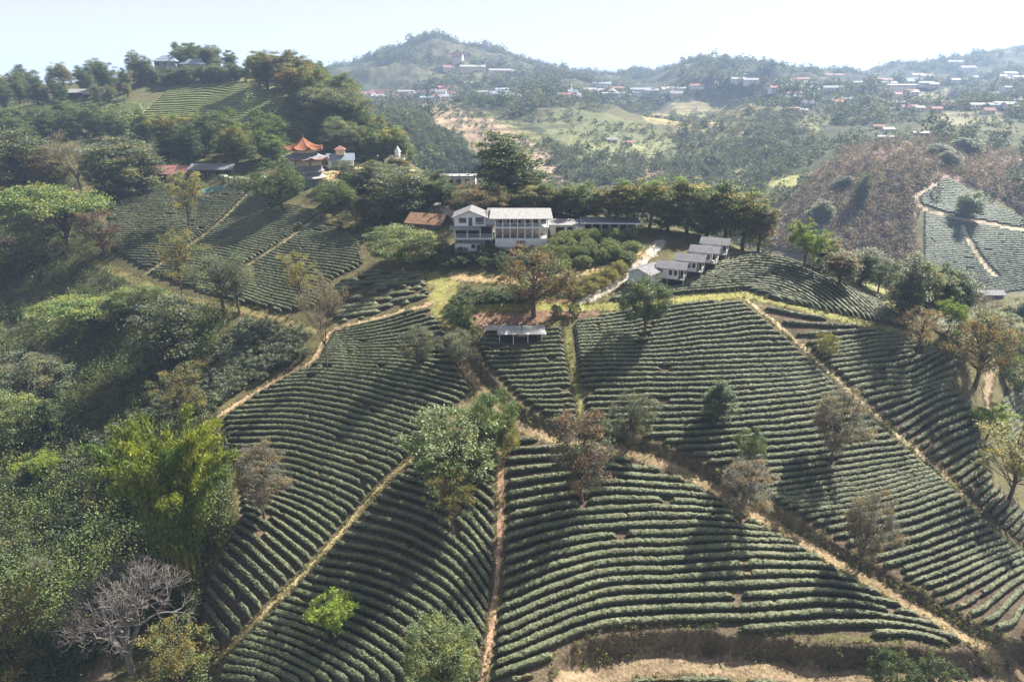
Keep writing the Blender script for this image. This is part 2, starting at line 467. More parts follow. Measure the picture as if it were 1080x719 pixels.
# ------------------------------------------------------------------ paths and strips: name, label words, pixels, half width m, colour
PATHS = [
 ("dirt_road", ROAD_LINES[0], 0.98, (0.25,0.185,0.11)),
 ("dirt_road", ROAD_LINES[1], 1.3, (0.21,0.155,0.10)),
 ("footpath", [(440,478),(400,514),(336,588),(282,643),(228,697)], 0.34, (0.32,0.26,0.13)),
 ("footpath", [(527,478),(528,520),(526,580),(520,650),(509,722)], 0.40, (0.36,0.23,0.155)),
 ("footpath", [(784,313),(832,352),(884,401),(940,453),(985,491),(1014,519)], 0.40, (0.38,0.31,0.19)),
 ("grass_strip", [(597,346),(604,390),(615,442)], 0.4, (0.16,0.17,0.055)),
 ("footpath", [(232,438),(264,417),(300,396),(332,379),(350,349),(400,335),(456,320)], 0.6, (0.40,0.28,0.18)),
 ("footpath", [(266,200),(231,235),(196,262),(152,290)], 0.42, (0.27,0.25,0.13)),
 ("footpath", [(350,216),(321,240),(290,261),(255,284)], 0.4, (0.25,0.23,0.13)),
 ("footpath", [(100,276),(135,292),(172,309),(208,318),(250,325),(290,336),(330,350)], 1.0, (0.24,0.20,0.09)),
 ("concrete_road", [(697,255),(684,270),(661,290),(637,307),(613,320)], 1.35, (0.36,0.325,0.285)),
 ("dirt_driveway", [(476,291),(510,294),(545,296),(590,292),(625,286),(655,278),(678,268)], 1.25, (0.36,0.265,0.145)),
 ("grass_strip", [(500,325),(560,323),(610,324),(660,322),(700,318),(740,314),(785,311)], 1.3, (0.24,0.23,0.075)),
 ("grass_strip", [(785,311),(850,327),(905,340),(955,351),(1003,368)], 0.75, (0.22,0.22,0.08)),
 ("dirt_track", [(1050,383),(1043,400),(1040,418),(1044,434)], 0.7, (0.27,0.20,0.135)),
 ("dirt_track", [(380,131),(389,143),(380,154),(360,163)], 2.6, (0.40,0.31,0.19)),
 ("dirt_track", [(985,195),(967,205),(963,214),(985,225),(1010,230),(1045,236),(1085,244)], 1.3, (0.38,0.31,0.25)),
 ("dirt_track", [(1015,238),(1022,255),(1035,275),(1049,291)], 1.0, (0.33,0.30,0.22)),
 ("concrete_road", [(452,206),(468,220),(484,232)], 1.6, (0.42,0.37,0.31)),
]
# ground cover by place: polygon pixels, colour, edge raggedness
ZONES = [
 ([(428,112),(470,106),(505,120),(545,140),(585,168),(612,188),(570,192),(520,180),(470,150)], (0.27,0.205,0.145)),
 ([(505,112),(540,128),(600,172),(640,200),(600,190),(545,142)], (0.17,0.165,0.075)),
 ([(560,122),(620,112),(690,135),(720,160),(690,172),(610,168),(560,145)], (0.115,0.125,0.06)),
 ([(690,116),(745,103),(795,118),(812,135),(780,146),(735,142),(700,135)], (0.25,0.215,0.11)),
 ([(735,142),(790,146),(812,160),(770,162),(735,155)], (0.22,0.21,0.095)),
 ([(760,182),(800,170),(832,192),(800,200),(770,196)], (0.24,0.24,0.10)),
 ([(648,172),(690,167),(706,186),(680,195),(650,190)], (0.22,0.15,0.115)),
 ([(800,262),(826,222),(860,182),(900,152),(985,146),(1085,165),(1085,225),(1060,212),(1000,186),(966,204),(968,300),(900,288),(850,272)], (0.20,0.148,0.12)),
 ([(966,204),(1000,186),(1050,212),(1085,232),(1085,312),(1000,318),(970,304)], (0.12,0.115,0.065)),
 ([(590,150),(700,148),(722,166),(640,186),(590,172)], (0.17,0.18,0.085)),
 ([(690,186),(760,181),(772,200),(700,206)], (0.22,0.18,0.10)),
 ([(815,128),(860,120),(880,128),(840,142)], (0.19,0.19,0.09)),
 ([(980,118),(1060,115),(1065,128),(990,132)], (0.20,0.185,0.11)),
 ([(930,98),(1000,95),(1010,108),(940,110)], (0.26,0.24,0.16)),
 ([(140,122),(175,92),(235,84),(275,90),(310,108),(335,135),(280,150),(200,140)], (0.17,0.165,0.065)),
 ([(85,108),(150,106),(160,140),(90,140)], (0.10,0.12,0.05)),
 ([(438,284),(482,288),(486,312),(480,345),(462,342),(450,312)], (0.21,0.20,0.07)),
 ([(498,322),(560,316),(622,320),(628,334),(560,342),(503,346)], (0.22,0.14,0.09)),
 ([(340,180),(380,172),(434,178),(432,190),(350,194)], (0.40,0.31,0.17)),
 ([(852,480),(900,482),(905,510),(860,515)], (0.20,0.125,0.09)),
 ([(880,282),(930,300),(966,335),(950,334),(905,300)], (0.23,0.23,0.10)),
 ([(1018,410),(1060,395),(1062,450),(1035,440)], (0.12,0.105,0.055)),
 ([(1040,470),(1085,470),(1085,560),(1055,530)], (0.105,0.095,0.05)),
 ([(40,640),(110,640),(120,722),(30,722)], (0.17,0.135,0.09)),
]
base = np.empty(XX.shape + (3,))
nf = fbm(XX / 45, YY / 45, 4, 31)[..., None]
nf2 = fbm(XX / 8, YY / 8, 4, 32)[..., None]
base[:] = np.array((0.075, 0.078, 0.034)) * (1 - nf) + np.array((0.125, 0.105, 0.05)) * nf
fc = sstep(260, 420, YY)[..., None]
nb = fbm(XX / 120, YY / 120, 4, 33)[..., None]
base = base * (1 - fc) + fc * (np.array((0.052, 0.060, 0.030)) + (nb > 0.52) * np.array((0.07, 0.055, 0.03)) * nb)
ex = (nf2[..., 0] - 0.5)
def paint(poly, col, mix=1.0, rag=0.03):
    g = ground_poly(poly)
    lo = g.min(0); hi = g.max(0)
    s = max(1.0, rag * (hi[1] + lo[1]) / 2)
    jx = XX + (fbm(XX / s, YY / s, 3, 51) - 0.5) * s * 1.2
    jy = YY + (fbm(XX / s, YY / s, 3, 52) - 0.5) * s * 1.2
    m = (XX > lo[0] - s) & (XX < hi[0] + s) & (YY > lo[1] - s) & (YY < hi[1] + s)
    ins = np.zeros(XX.shape, bool)
    ins[m] = in_poly(jx[m], jy[m], g)
    base[ins] = base[ins] * (1 - mix) + np.array(col) * mix * (0.7 + 0.6 * nf2[ins])
    return g
for poly, col in ZONES: paint(poly, col, rag=0.03 if poly[0][1] > 175 and poly[0][1] != 182 else 0.07)
for f in FIELDS:
    f["gpoly"] = ground_poly(f["poly"])
    paint(f["poly"], f["soil"], rag=0.006)

# contour planting lines on the far cultivated slopes
ln_ = 0.5 + 0.5 * np.sin((ZZ + 2.5 * fbm(XX / 40, YY / 40, 2, 71)) * 2 * math.pi / 3.4)
cul = sstep(430, 520, YY) * sstep(0.42, 0.5, fbm(XX / 90 + 5, YY / 90, 3, 72))
base *= (1 - 0.55 * cul * ln_)[..., None]
# earth banks above the cut roads
for (pts, hw, cut, run), ln in zip(ROADS, ROAD_LINES):
    m = near_box(ln, 4)
    d, s = line_dist(XX[m], YY[m], ln)
    b = (s > 0) & (d > hw * 0.9) & (d < hw + run + 0.4)
    t = base[m]; t[b] = np.array((0.11, 0.085, 0.055)) * (0.7 + 0.6 * nf2[m][b]); base[m] = t

# ------------------------------------------------------------------ one terrain sheet, cut along the path edges
PATH_LINES = [pts if isinstance(pts, np.ndarray) else ground_line(pts) for nm, pts, hw, col in PATHS]
face_id = np.zeros((NYG - 1, NU - 1), np.int32)
fx = (XX[1:, 1:] + XX[:-1, :-1]) / 2; fy = (YY[1:, 1:] + YY[:-1, :-1]) / 2
for i, (nm, pts, hw, col) in enumerate(PATHS):
    ln = pts if isinstance(pts, np.ndarray) else ground_line(pts)
    pad = hw + 2
    lo = ln.min(0) - pad; hi = ln.max(0) + pad
    m = (fx > lo[0]) & (fx < hi[0]) & (fy > lo[1]) & (fy < hi[1])
    d, s = line_dist(fx[m], fy[m], ln)
    w = hw * (0.45 + 1.1 * fbm(fx[m] / 1.1, fy[m] / 1.1, 3, 60 + i))
    sub = face_id[m]; sub[d < w] = i + 1; face_id[m] = sub
ids = np.arange(NYG * NU).reshape(NYG, NU)
quads = np.stack([ids[:-1, :-1], ids[:-1, 1:], ids[1:, 1:], ids[1:, :-1]], -1)
VV = np.stack([XX, YY, ZZ + CZ], -1).reshape(-1, 3)
BB = base.reshape(-1, 3)
far_face = (fy > 480)
def cut_piece(name, mask, mat, col=None, line=None, hw=1.0):
    q = quads[mask]
    if not len(q): return None
    u, inv = np.unique(q.ravel(), return_inverse=True)
    v = VV[u]; c = BB[u]
    if col is not None:
        nn = fbm(v[:, 0] / 1.6, v[:, 1] / 1.6, 3, 77)[:, None]
        gr = np.clip((fbm(v[:, 0] / 0.9, v[:, 1] / 3.1, 3, 78)[:, None] - 0.55) * 4, 0, 1)
        if line is not None and hw > 0.9:
            # worn wheel tracks with weeds on the crown and along the verges
            d, _ = line_dist(v[:, 0], v[:, 1], line)
            d = d[:, None] / hw
            gr = np.clip(gr + 0.55 * np.exp(-(d / 0.22) ** 2) * (nn > 0.42) + sstep(0.75, 1.1, d) * 0.7 * (nn + 0.4), 0, 1)
            nn = nn + 0.35 * np.exp(-((d - 0.45) / 0.16) ** 2)
        c = np.array(col) * (0.72 + 0.56 * nn) * (1 - 0.45 * gr) + 0.45 * gr * np.array((0.15, 0.14, 0.05))
    o = link(name, np_mesh(name, v, inv.reshape(-1, 4), mat, True, c))
    return tag(o, kind="structure")
cut_piece("ground", (face_id == 0) & ~far_face, M_GROUND)
cut_piece("hills", (face_id == 0) & far_face, M_GROUND)
for i, (nm, pts, hw, col) in enumerate(PATHS):
    cut_piece(nm, face_id == i + 1, M_PATH, col, PATH_LINES[i], hw)
# ------------------------------------------------------------------ tea hedges: every row a hedge of its own
def tea_mat(name, col):
    m, nt, b, o = new_mat(name)
    tc = nt.nodes.new("ShaderNodeTexCoord")
    at = nt.nodes.new("ShaderNodeAttribute"); at.attribute_name = "tint"
    n1 = nt.nodes.new("ShaderNodeTexNoise"); n1.inputs["Scale"].default_value = 5.5; n1.inputs["Detail"].default_value = 3
    n2 = nt.nodes.new("ShaderNodeTexNoise"); n2.inputs["Scale"].default_value = 0.22; n2.inputs["Detail"].default_value = 3
    nt.links.new(tc.outputs["Object"], n1.inputs["Vector"]); nt.links.new(tc.outputs["Object"], n2.inputs["Vector"])
    cur = None
    for nz, lo, hi in ((n1, 0.6, 1.4), (n2, 0.75, 1.25)):
        mp = nt.nodes.new("ShaderNodeMapRange"); mp.inputs["From Min"].default_value = 0.3; mp.inputs["From Max"].default_value = 0.7
        mp.inputs["To Min"].default_value = lo; mp.inputs["To Max"].default_value = hi
        nt.links.new(nz.outputs["Fac"], mp.inputs["Value"])
        s = nt.nodes.new("ShaderNodeVectorMath"); s.operation = "SCALE"
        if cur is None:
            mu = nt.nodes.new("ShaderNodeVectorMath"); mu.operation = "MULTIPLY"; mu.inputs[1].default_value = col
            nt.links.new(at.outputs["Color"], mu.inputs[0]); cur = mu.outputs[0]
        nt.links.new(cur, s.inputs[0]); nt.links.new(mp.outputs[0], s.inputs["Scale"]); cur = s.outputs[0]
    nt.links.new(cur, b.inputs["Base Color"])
    b.inputs["Roughness"].default_value = 0.6; b.inputs["Specular IOR Level"].default_value = 0.14
    bp = nt.nodes.new("ShaderNodeBump"); bp.inputs["Strength"].default_value = 0.7; bp.inputs["Distance"].default_value = 0.12
    nt.links.new(n1.outputs["Fac"], bp.inputs["Height"]); nt.links.new(bp.outputs[0], b.inputs["Normal"])
    return m
M_TEA = tea_mat("tea_leaves", (0.122, 0.134, 0.074))

KEEP_CLEAR = []      # (x, y, r): trunks and buildings that stand in the rows; filled before the rows are grown

def resample(line, m, ext=0.0):
    d = np.concatenate([[0], np.cumsum(np.hypot(*np.diff(line, axis=0).T))])
    if ext:
        a = line[0] + (line[0] - line[1]) / max(1e-6, d[1]) * d[-1] * ext
        b = line[-1] + (line[-1] - line[-2]) / max(1e-6, d[-1] - d[-2]) * d[-1] * ext
        line = np.vstack([a, line, b])
        d = np.concatenate([[0], np.cumsum(np.hypot(*np.diff(line, axis=0).T))])
    t = np.linspace(0, d[-1], m)
    return np.column_stack([np.interp(t, d, line[:, 0]), np.interp(t, d, line[:, 1])])

# clipped tea hedge in section: flat plucking table on steep woody sides darkened for shade too
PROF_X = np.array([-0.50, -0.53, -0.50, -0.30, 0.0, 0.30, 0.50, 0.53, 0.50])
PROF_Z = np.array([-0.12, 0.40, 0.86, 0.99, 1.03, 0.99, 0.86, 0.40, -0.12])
PROF_T = np.array([0.30, 0.40, 0.62, 1.0, 1.06, 1.0, 0.62, 0.40, 0.30])  # pale fresh top; sides dark from stems and from shade painted in
NP = len(PROF_X)
def hedge_mesh(runs, w, h, step_hint):
    vs, fs, cs = [], [], []
    off = 0
    for ln in runs:
        nrm = np.gradient(ln, axis=0); nrm /= np.hypot(nrm[:, 0], nrm[:, 1])[:, None] + 1e-9
        side = np.column_stack([-nrm[:, 1], nrm[:, 0]])
        m = len(ln)
        env = np.minimum(1, 0.35 + np.minimum(np.arange(m), np.arange(m)[::-1]) * 0.3)
        vig = 0.82 + 0.36 * fbm(ln[:, 0] / 0.9, ln[:, 1] / 0.9, 3, 91)           # bush by bush
        dip = sstep(0.80, 0.88, fbm(ln[:, 0] / 2.3 + 9, ln[:, 1] / 2.3, 2, 92))   # weak bushes
        vig = vig * (1 - 0.55 * dip) * env
        px = PROF_X * w
        pz = PROF_Z * h
        j = rng.normal(0, 0.042, (m, NP, 3))
        off_s = px[None] * vig[:, None] + j[:, :, 0]
        zz = pz[None] * (vig[:, None] * 0.5 + 0.5 * env[:, None]) + j[:, :, 2]
        x = ln[:, 0, None] + side[:, 0, None] * off_s + nrm[:, 0, None] * j[:, :, 1]
        y = ln[:, 1, None] + side[:, 1, None] * off_s + nrm[:, 1, None] * j[:, :, 1]
        zc_ = gz(ln[:, 0], ln[:, 1])[:, None]
        z = zc_ + np.clip(gz(x, y) - zc_, -0.22, 0.22) + zz - 0.05
        vs.append(np.stack([x, y, z], -1).reshape(-1, 3))
        k = NP
        a = (np.arange(m - 1)[:, None] * k + np.arange(k - 1)[None]).ravel() + off
        fs.append(np.column_stack([a, a + 1, a + k + 1, a + k]))
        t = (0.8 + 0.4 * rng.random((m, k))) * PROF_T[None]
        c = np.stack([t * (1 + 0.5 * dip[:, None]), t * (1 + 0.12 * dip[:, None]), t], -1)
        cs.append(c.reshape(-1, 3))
        off += m * k
    return np.vstack(vs), np.vstack(fs), np.vstack(cs)

def field_rows(f):
    gl = []
    for g in f["guides"]:
        q = smooth_px(g, 6)
        wv = hit(q[:, 0], q[:, 1])
        for _ in range(6): wv[1:-1] = (wv[:-2] + 2 * wv[1:-1] + wv[2:]) / 4
        gl.append(resample(wv, 70, 0.12))
    gl = np.array(gl)
    d = np.median(np.linalg.norm(np.diff(gl, axis=0), axis=2), axis=1)
    s = np.concatenate([[0], np.cumsum(d)])
    # natural cubic through the guides so that the rows fan smoothly
    pos = np.arange(-8 * f["sp"], s[-1] + 8 * f["sp"], f["sp"])
    ext = np.concatenate([[-10 * f["sp"]], s, [s[-1] + 10 * f["sp"]]])
    g0 = gl[0] + (gl[0] - gl[1]) * (10 * f["sp"] / d[0]); g1 = gl[-1] + (gl[-1] - gl[-2]) * (10 * f["sp"] / d[-1])
    G = np.concatenate([[g0], gl, [g1]])
    sl = np.gradient(G, ext, axis=0)
    rows = []
    for p in pos:
        i = int(np.clip(np.searchsorted(ext, p) - 1, 0, len(ext) - 2)); hh = ext[i + 1] - ext[i]; t = (p - ext[i]) / hh
        r = ((1 + 2 * t) * (1 - t) ** 2) * G[i] + t * (1 - t) ** 2 * hh * sl[i] + t * t * (3 - 2 * t) * G[i + 1] + t * t * (t - 1) * hh * sl[i + 1]
        rows.append(r)
    out = []
    gp = f["gpoly"]
    for r in rows:
        L = np.hypot(*np.diff(r, axis=0).T).sum()
        far_ = r[35, 1]
        st = 0.26 if far_ < 125 else 0.42
        ln = resample(r, max(8, int(L / st)))
        # hand-planted: rows wander a little
        wob = (fbm(ln[:, 0] / 9, ln[:, 1] / 9, 3, 95) - 0.5) * 0.6
        ln[:, 1] += wob
        ok = in_poly(ln[:, 0], ln[:, 1], gp)
        for cx, cy, cr in KEEP_CLEAR:
            ok &= (ln[:, 0] - cx) ** 2 + (ln[:, 1] - cy) ** 2 > cr * cr
        lo = ln.min(0) - 3; hi = ln.max(0) + 3
        for k, pl in enumerate(PATH_LINES):
            if pl[:, 0].max() < lo[0] or pl[:, 0].min() > hi[0] or pl[:, 1].max() < lo[1] or pl[:, 1].min() > hi[1]: continue
            d, sd = line_dist(ln[:, 0], ln[:, 1], pl)
            w_ = PATHS[k][2]
            ok &= d > np.where(sd > 0, w_ + (1.0 if k == 0 else 1.6), w_ + 0.35) if k < 2 else d > w_ + 0.3
        gaps = rng.random(len(ln)) < f["gap"]
        for gidx in np.nonzero(gaps)[0]: ok[gidx:gidx + rng.integers(2, 5)] = False
        runs = []
        idx = np.nonzero(ok)[0]
        if len(idx) < 5: continue
        for seg in np.split(idx, np.nonzero(np.diff(idx) > 1)[0] + 1):
            if len(seg) >= 4: runs.append(ln[seg])
        if runs: out.append((runs, st))
    return out

def grow_tea():
    allr = []
    for f in FIELDS:
        for runs, st in field_rows(f):
            n = sum(len(r) for r in runs); y = np.mean(np.concatenate(runs)[:, 1])
            allr.append((n * st / y ** 1.5 if f["group"] != "far tea" else -1, f, runs, st))
    allr.sort(key=lambda t: -t[0])
    print("tea rows in all", len(allr))
    V, Q, C, o = [], [], [], 0
    R = np.random.default_rng(600)
    for i, (s_, f, runs, st) in enumerate(allr):
        v, q, c = hedge_mesh(runs, f["w"], f["h"], st)
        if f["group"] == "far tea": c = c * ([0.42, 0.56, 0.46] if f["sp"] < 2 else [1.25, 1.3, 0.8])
        if f["group"] != "far tea":
            # leaf sprays standing out of the clipped surface
            rg = v.reshape(-1, NP, 3)
            m = int(len(rg) * 4.2)
            a_ = R.integers(len(rg), size=m); b_ = R.integers(2, 6, size=m); t_ = R.random((m, 1))
            cen = rg[a_, b_] * (1 - t_) + rg[a_, b_ + 1] * t_ + R.normal(0, 0.03, (m, 3)) + [0, 0, 0.015]
            lv, lf = leaf_quads(cen, 0.15, R, 1.2, 0.55)
            lc = np.repeat(R.uniform(0.72, 1.4, (m, 1)) * np.ones(3), 4, 0)
            v, q, c = np.vstack([v, lv]), np.vstack([q, lf + len(v)]), np.vstack([c, lc])
        if i < 296 and s_ > 0:
            o0 = v.mean(0); o0[2] = v[:, 2].min()
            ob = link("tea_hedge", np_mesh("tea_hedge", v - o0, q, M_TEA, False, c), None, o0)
            tag(ob, f["label"], "tea hedge", f["group"])
        else:
            V.append(v); Q.append(q + o); C.append(c); o += len(v)
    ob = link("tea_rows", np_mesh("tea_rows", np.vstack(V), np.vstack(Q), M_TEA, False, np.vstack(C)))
    tag(ob, "fine tea rows too many to count on the farther slopes", kind="stuff")
# ------------------------------------------------------------------ trees
M_BARK = solid("bark", (0.115, 0.085, 0.062), 0.9, 0.35, 4.0, 0.1, 0.4)
M_BARK_PALE = solid("pale_bark", (0.18, 0.16, 0.145), 0.9, 0.3, 4.0, 0.1, 0.3)
M_CULM = solid("bamboo_culm", (0.26, 0.24, 0.07), 0.5, 0.25, 2.0, 0.3)

class Tubes:
    def __init__(s): s.v = []; s.f = []; s.n = 0
    def add(s, pts, r0, r1, sides=5):
        p = np.asarray(pts, float); m = len(p)
        t = np.gradient(p, axis=0); t /= np.linalg.norm(t, axis=1)[:, None] + 1e-9
        ref = np.where(np.abs(t[:, 2:3]) > 0.9, np.array([[1.0, 0, 0]]), np.array([[0, 0, 1.0]]))
        a = np.cross(t, ref); a /= np.linalg.norm(a, axis=1)[:, None] + 1e-9
        b = np.cross(t, a)
        r = np.linspace(r0, r1, m)
        th = np.arange(sides) * 2 * math.pi / sides
        ring = p[:, None] + r[:, None, None] * (np.cos(th)[None, :, None] * a[:, None] + np.sin(th)[None, :, None] * b[:, None])
        s.v.append(ring.reshape(-1, 3))
        i = (np.arange(m - 1)[:, None] * sides + np.arange(sides)[None]); j = (np.arange(m - 1)[:, None] * sides + (np.arange(sides)[None] + 1) % sides)
        s.f.append(np.stack([i, j, j + sides, i + sides], -1).reshape(-1, 4) + s.n)
        s.n += m * sides
    def mesh(s, name, mat):
        return np_mesh(name, np.vstack(s.v), np.vstack(s.f), mat, True)

def curve(a, b, R, bow=0.15, m=6, up=0.0):
    a = np.asarray(a, float); b = np.asarray(b, float)
    L = np.linalg.norm(b - a)
    mid = (a + b) / 2 + R.normal(0, bow, 3) * L + np.array([0, 0, up * L])
    t = np.linspace(0, 1, m)[:, None]
    return (1 - t) ** 2 * a + 2 * t * (1 - t) * mid + t * t * b

def leaf_quads(cen, size, R, up=0.5, aspect=0.55, droop=0.0):
    """one small diamond leaf (or leaf spray) per centre"""
    n = len(cen)
    nor = R.normal(0, 1, (n, 3)); nor[:, 2] = np.abs(nor[:, 2]) + up
    nor /= np.linalg.norm(nor, axis=1)[:, None]
    d = R.normal(0, 1, (n, 3)); d[:, 2] -= droop
    d -= (d * nor).sum(1)[:, None] * nor; d /= np.linalg.norm(d, axis=1)[:, None] + 1e-9
    e = np.cross(nor, d)
    s = (size * R.uniform(0.65, 1.35, n))[:, None]
    v = np.stack([cen - d * s * 0.5, cen + e * s * aspect * 0.5 + nor * s * 0.08, cen + d * s * 0.5, cen - e * s * aspect * 0.5 + nor * s * 0.08], 1)
    return v.reshape(-1, 3), np.arange(4 * n).reshape(-1, 4)

PROTO = {}
def crown_tree(kind, mats, h=8.0, rad=2.6, trunk=0.35, squash=1.0, clumps=90, per=42, leaf=0.26, clump_r=0.55, seed=1, fill=0.35, 
               hues=((1, 1, 1),), bark=M_BARK, flat=0.0, irregular=0.28, tr=0.16, limbs=26, lean=0.0, cone=0.0, lobes=0, aspect=0.6):
    """tapered trunk, limbs to the leaf clumps, many leaf-sized faces through the crown volume"""
    R = np.random.default_rng(seed)
    cz = h * trunk + (h - h * trunk) * 0.5; rz = (h - h * trunk) * 0.5 * squash
    # crown volume: ellipsoid bent by noise, or several lobes
    lob = []
    if lobes:
        for i in range(lobes):
            a = i * 2.4 + R.uniform(-.4, .4); q = R.uniform(0.25, 0.62)
            zc = cz + R.uniform(-0.62, 0.55) * rz
            lob.append((np.array([math.cos(a) * rad * q, math.sin(a) * rad * q, zc]), R.uniform(0.42, 0.62)))
    pts = []
    while len(pts) < clumps:
        d = R.normal(0, 1, 3); d /= np.linalg.norm(d)
        rr = R.uniform(0, 1) ** (1 / 3) if R.random() < fill else R.uniform(0.8, 1.0)
        if lob:
            c, k = lob[R.integers(len(lob))]
            p = c + d * rr * np.array([rad, rad, rz]) * k
        else:
            wob = 1 + irregular * (vnoise(np.array([d[0] * 2.1 + seed]), np.array([d[1] * 2.1 + d[2] * 1.7]), seed)[0] * 2 - 1)
            p = np.array([0, 0, cz]) + d * rr * wob * np.array([rad, rad, rz])
        if flat and p[2] < cz - rz * (1 - flat): continue
        if cone:
            t = np.clip((p[2] - h * trunk) / (h - h * trunk), 0, 1)
            s = (1 - cone * t); p[0] *= s; p[1] *= s
        if p[2] < h * trunk * 0.6: continue
        pts.append(p)
    pts = np.array(pts)
    pts[:, 0] += lean * pts[:, 2]
    T = Tubes()
    top = np.array([lean * cz, 0, cz + rz * 0.25])
    tp = curve((0, 0, -0.4), top, R, 0.03, 9); T.add(tp, tr * 1.25, tr * 0.3, 7)
    order = R.permutation(len(pts))[:limbs]
    for i in order:
        k = R.uniform(0.35, 0.95); a = tp[int(k * 8)]
        if pts[i][2] < a[2] - 0.3: a = tp[int(max(2, k * 4))]
        T.add(curve(a, pts[i], R, 0.10, 6, 0.06), tr * 0.42 * (1.1 - k * 0.6), 0.018, 4)
    cen = []; tint = []
    hues = np.array(hues)
    per = int(per * 2.3); leaf = leaf * 0.68
    for p in pts:
        r = clump_r * R.uniform(0.7, 1.35); m = int(per * R.uniform(0.6, 1.4))
        q = R.normal(0, 0.5, (m, 3)); q[:, 2] *= 0.6
        cen.append(p + q * r)
        hu = hues[R.integers(len(hues))] * R.uniform(0.75, 1.25)
        tint.append(hu[None] * R.uniform(0.7, 1.3, (m, 1)))
    cen = np.vstack(cen); tint = np.vstack(tint)
    v, f = leaf_quads(cen, leaf, R, 0.5, aspect)
    cme = np_mesh(kind + "_crown", v, f, mats, False, np.repeat(tint, 4, 0))
    PROTO[kind] = dict(h=h, w=2 * rad, parts=[("trunk", T.mesh(kind + "_trunk", bark)), ("crown", cme)])

def bare_tree(kind, h=8, spread=1.0, seed=3, bark=M_BARK_PALE, leaves=None, trunk=0.18, depth=5, leafn=0, leaf=0.2, r0=0.2, forks=0, rise=0.10):
    """leafless tree: branches fork again and again down to twigs"""
    R = np.random.default_rng(seed); T = Tubes(); B = Tubes(); tips = []
    def grow(p, d, L, r, lv):
        q = p + d * L
        (T if lv == 0 else B).add(curve(p, q, R, 0.06, 5, 0.02), r, r * 0.68, 6 if lv < 2 else 3)
        if lv >= depth: tips.append(q); return
        nb = 5 if lv == 0 else forks if (forks and lv < 6) else (3 if R.random() < 0.6 else 2)
        for k in range(nb):
            a = R.normal(0, 1, 3) if lv else np.array([math.cos(k * 2 * math.pi / nb + 0.4), math.sin(k * 2 * math.pi / nb + 0.4), 0.0])
            a -= a.dot(d) * d; a /= np.linalg.norm(a)
            g = math.radians(R.uniform(20, 48)) * spread
            nd = d * math.cos(g) + a * math.sin(g); nd[2] += rise; nd /= np.linalg.norm(nd)
            grow(q, nd, L * R.uniform(0.62, 0.86), r * 0.62, lv + 1)
    grow(np.array([0, 0, -0.4]), np.array([0.02, 0, 1.0]), h * trunk + 0.4, r0, 0)
    top = max(v[:, 2].max() for v in B.v); sc = h / top
    B.v = [v * [1, 1, sc] for v in B.v]; T.v = [v * [1, 1, sc] for v in T.v]
    parts = [("trunk", T.mesh(kind + "_trunk", bark)), ("branches", B.mesh(kind + "_branches", bark))]
    wmax = max(np.abs(v[:, :2]).max() for v in B.v)
    if leafn:
        t = np.array(tips) * [1, 1, sc]
        c = np.repeat(t, leafn, 0) + R.normal(0, 0.28, (len(t) * leafn, 3))
        v, f = leaf_quads(c, leaf, R, 0.3)
        parts.append(("crown", np_mesh(kind + "_crown", v, f, leaves, False, np.repeat(R.uniform(0.6, 1.4, (len(c), 1)) * np.ones(3), 4, 0))))
    PROTO[kind] = dict(h=h, w=2 * wmax, parts=parts)

def bamboo(kind, mat, h=11, n=50, seed=5, spread=3.0):
    R = np.random.default_rng(seed); T = Tubes(); cen = []; tint = []
    for i in range(n):
        a = i * 2.39996; b = np.array([math.cos(a), math.sin(a), 0]) * R.uniform(0.1, 1.3) * spread * 0.45
        H = h * R.uniform(0.65, 1.05); a2 = a + R.normal(0, 0.5); out = R.uniform(0.9, 2.6) * spread * 0.55
        t = np.linspace(0, 1, 12)[:, None]
        dirv = np.array([math.cos(a2), math.sin(a2), 0])
        p = b + t * np.array([0, 0, H]) * (1 - 0.22 * t ** 3) + dirv * out * t ** 2.6
        p[:, 2] -= 0.3
        T.add(p, 0.06, 0.015, 5)
        hue = np.array([(1.0, 1.0, 1.0), (1.45, 1.3, 0.9), (0.6, 0.78, 0.8)][R.integers(3)])
        for s in np.linspace(0.3, 1.0, 22):
            c = np.array([np.interp(s, t[:, 0], p[:, k]) for k in range(3)])
            m = 34; rr = 0.44 * (1.15 - 0.6 * s)
            q = R.normal(0, 1, (m, 3)) * [rr, rr, rr * 0.5]
            q += dirv * 0.25
            cen.append(c + q); tint.append(hue[None] * R.uniform(0.65, 1.35, (m, 1)))
    cen = np.vstack(cen); tint = np.vstack(tint)
    v, f = leaf_quads(cen, 0.34, R, 0.3, 0.32, 0.8)
    PROTO[kind] = dict(h=h, w=2 * spread * 1.75, parts=[("culms", T.mesh(kind + "_culms", M_CULM)), ("foliage", np_mesh(kind + "_foliage", v, f, mat, False, np.repeat(tint, 4, 0)))])

G1 = leaf_mat("dark_green_leaves", (0.098, 0.13, 0.058), 0.28)
G2 = leaf_mat("green_leaves", (0.115, 0.155, 0.052), 0.28)
G3 = leaf_mat("pale_green_leaves", (0.155, 0.190, 0.075), 0.28)
G4 = leaf_mat("lime_leaves", (0.184, 0.241, 0.034), 0.28)
G5 = leaf_mat("olive_leaves", (0.20, 0.188, 0.08), 0.42)
G6 = leaf_mat("rusty_leaves", (0.20, 0.15, 0.078), 0.28)
G7 = leaf_mat("reddish_brown_leaves", (0.144, 0.106, 0.085), 0.28)
G8 = leaf_mat("grey_brown_leaves", (0.190, 0.161, 0.121), 0.28)
G9 = leaf_mat("grey_green_leaves", (0.144, 0.159, 0.098), 0.28)
G10 = leaf_mat("bamboo_leaves", (0.175, 0.215, 0.045), 0.28)
G11 = leaf_mat("orange_leaves", (0.253, 0.167, 0.075), 0.28)
G12 = leaf_mat("far_leaves", (0.050, 0.070, 0.030), 0.20)

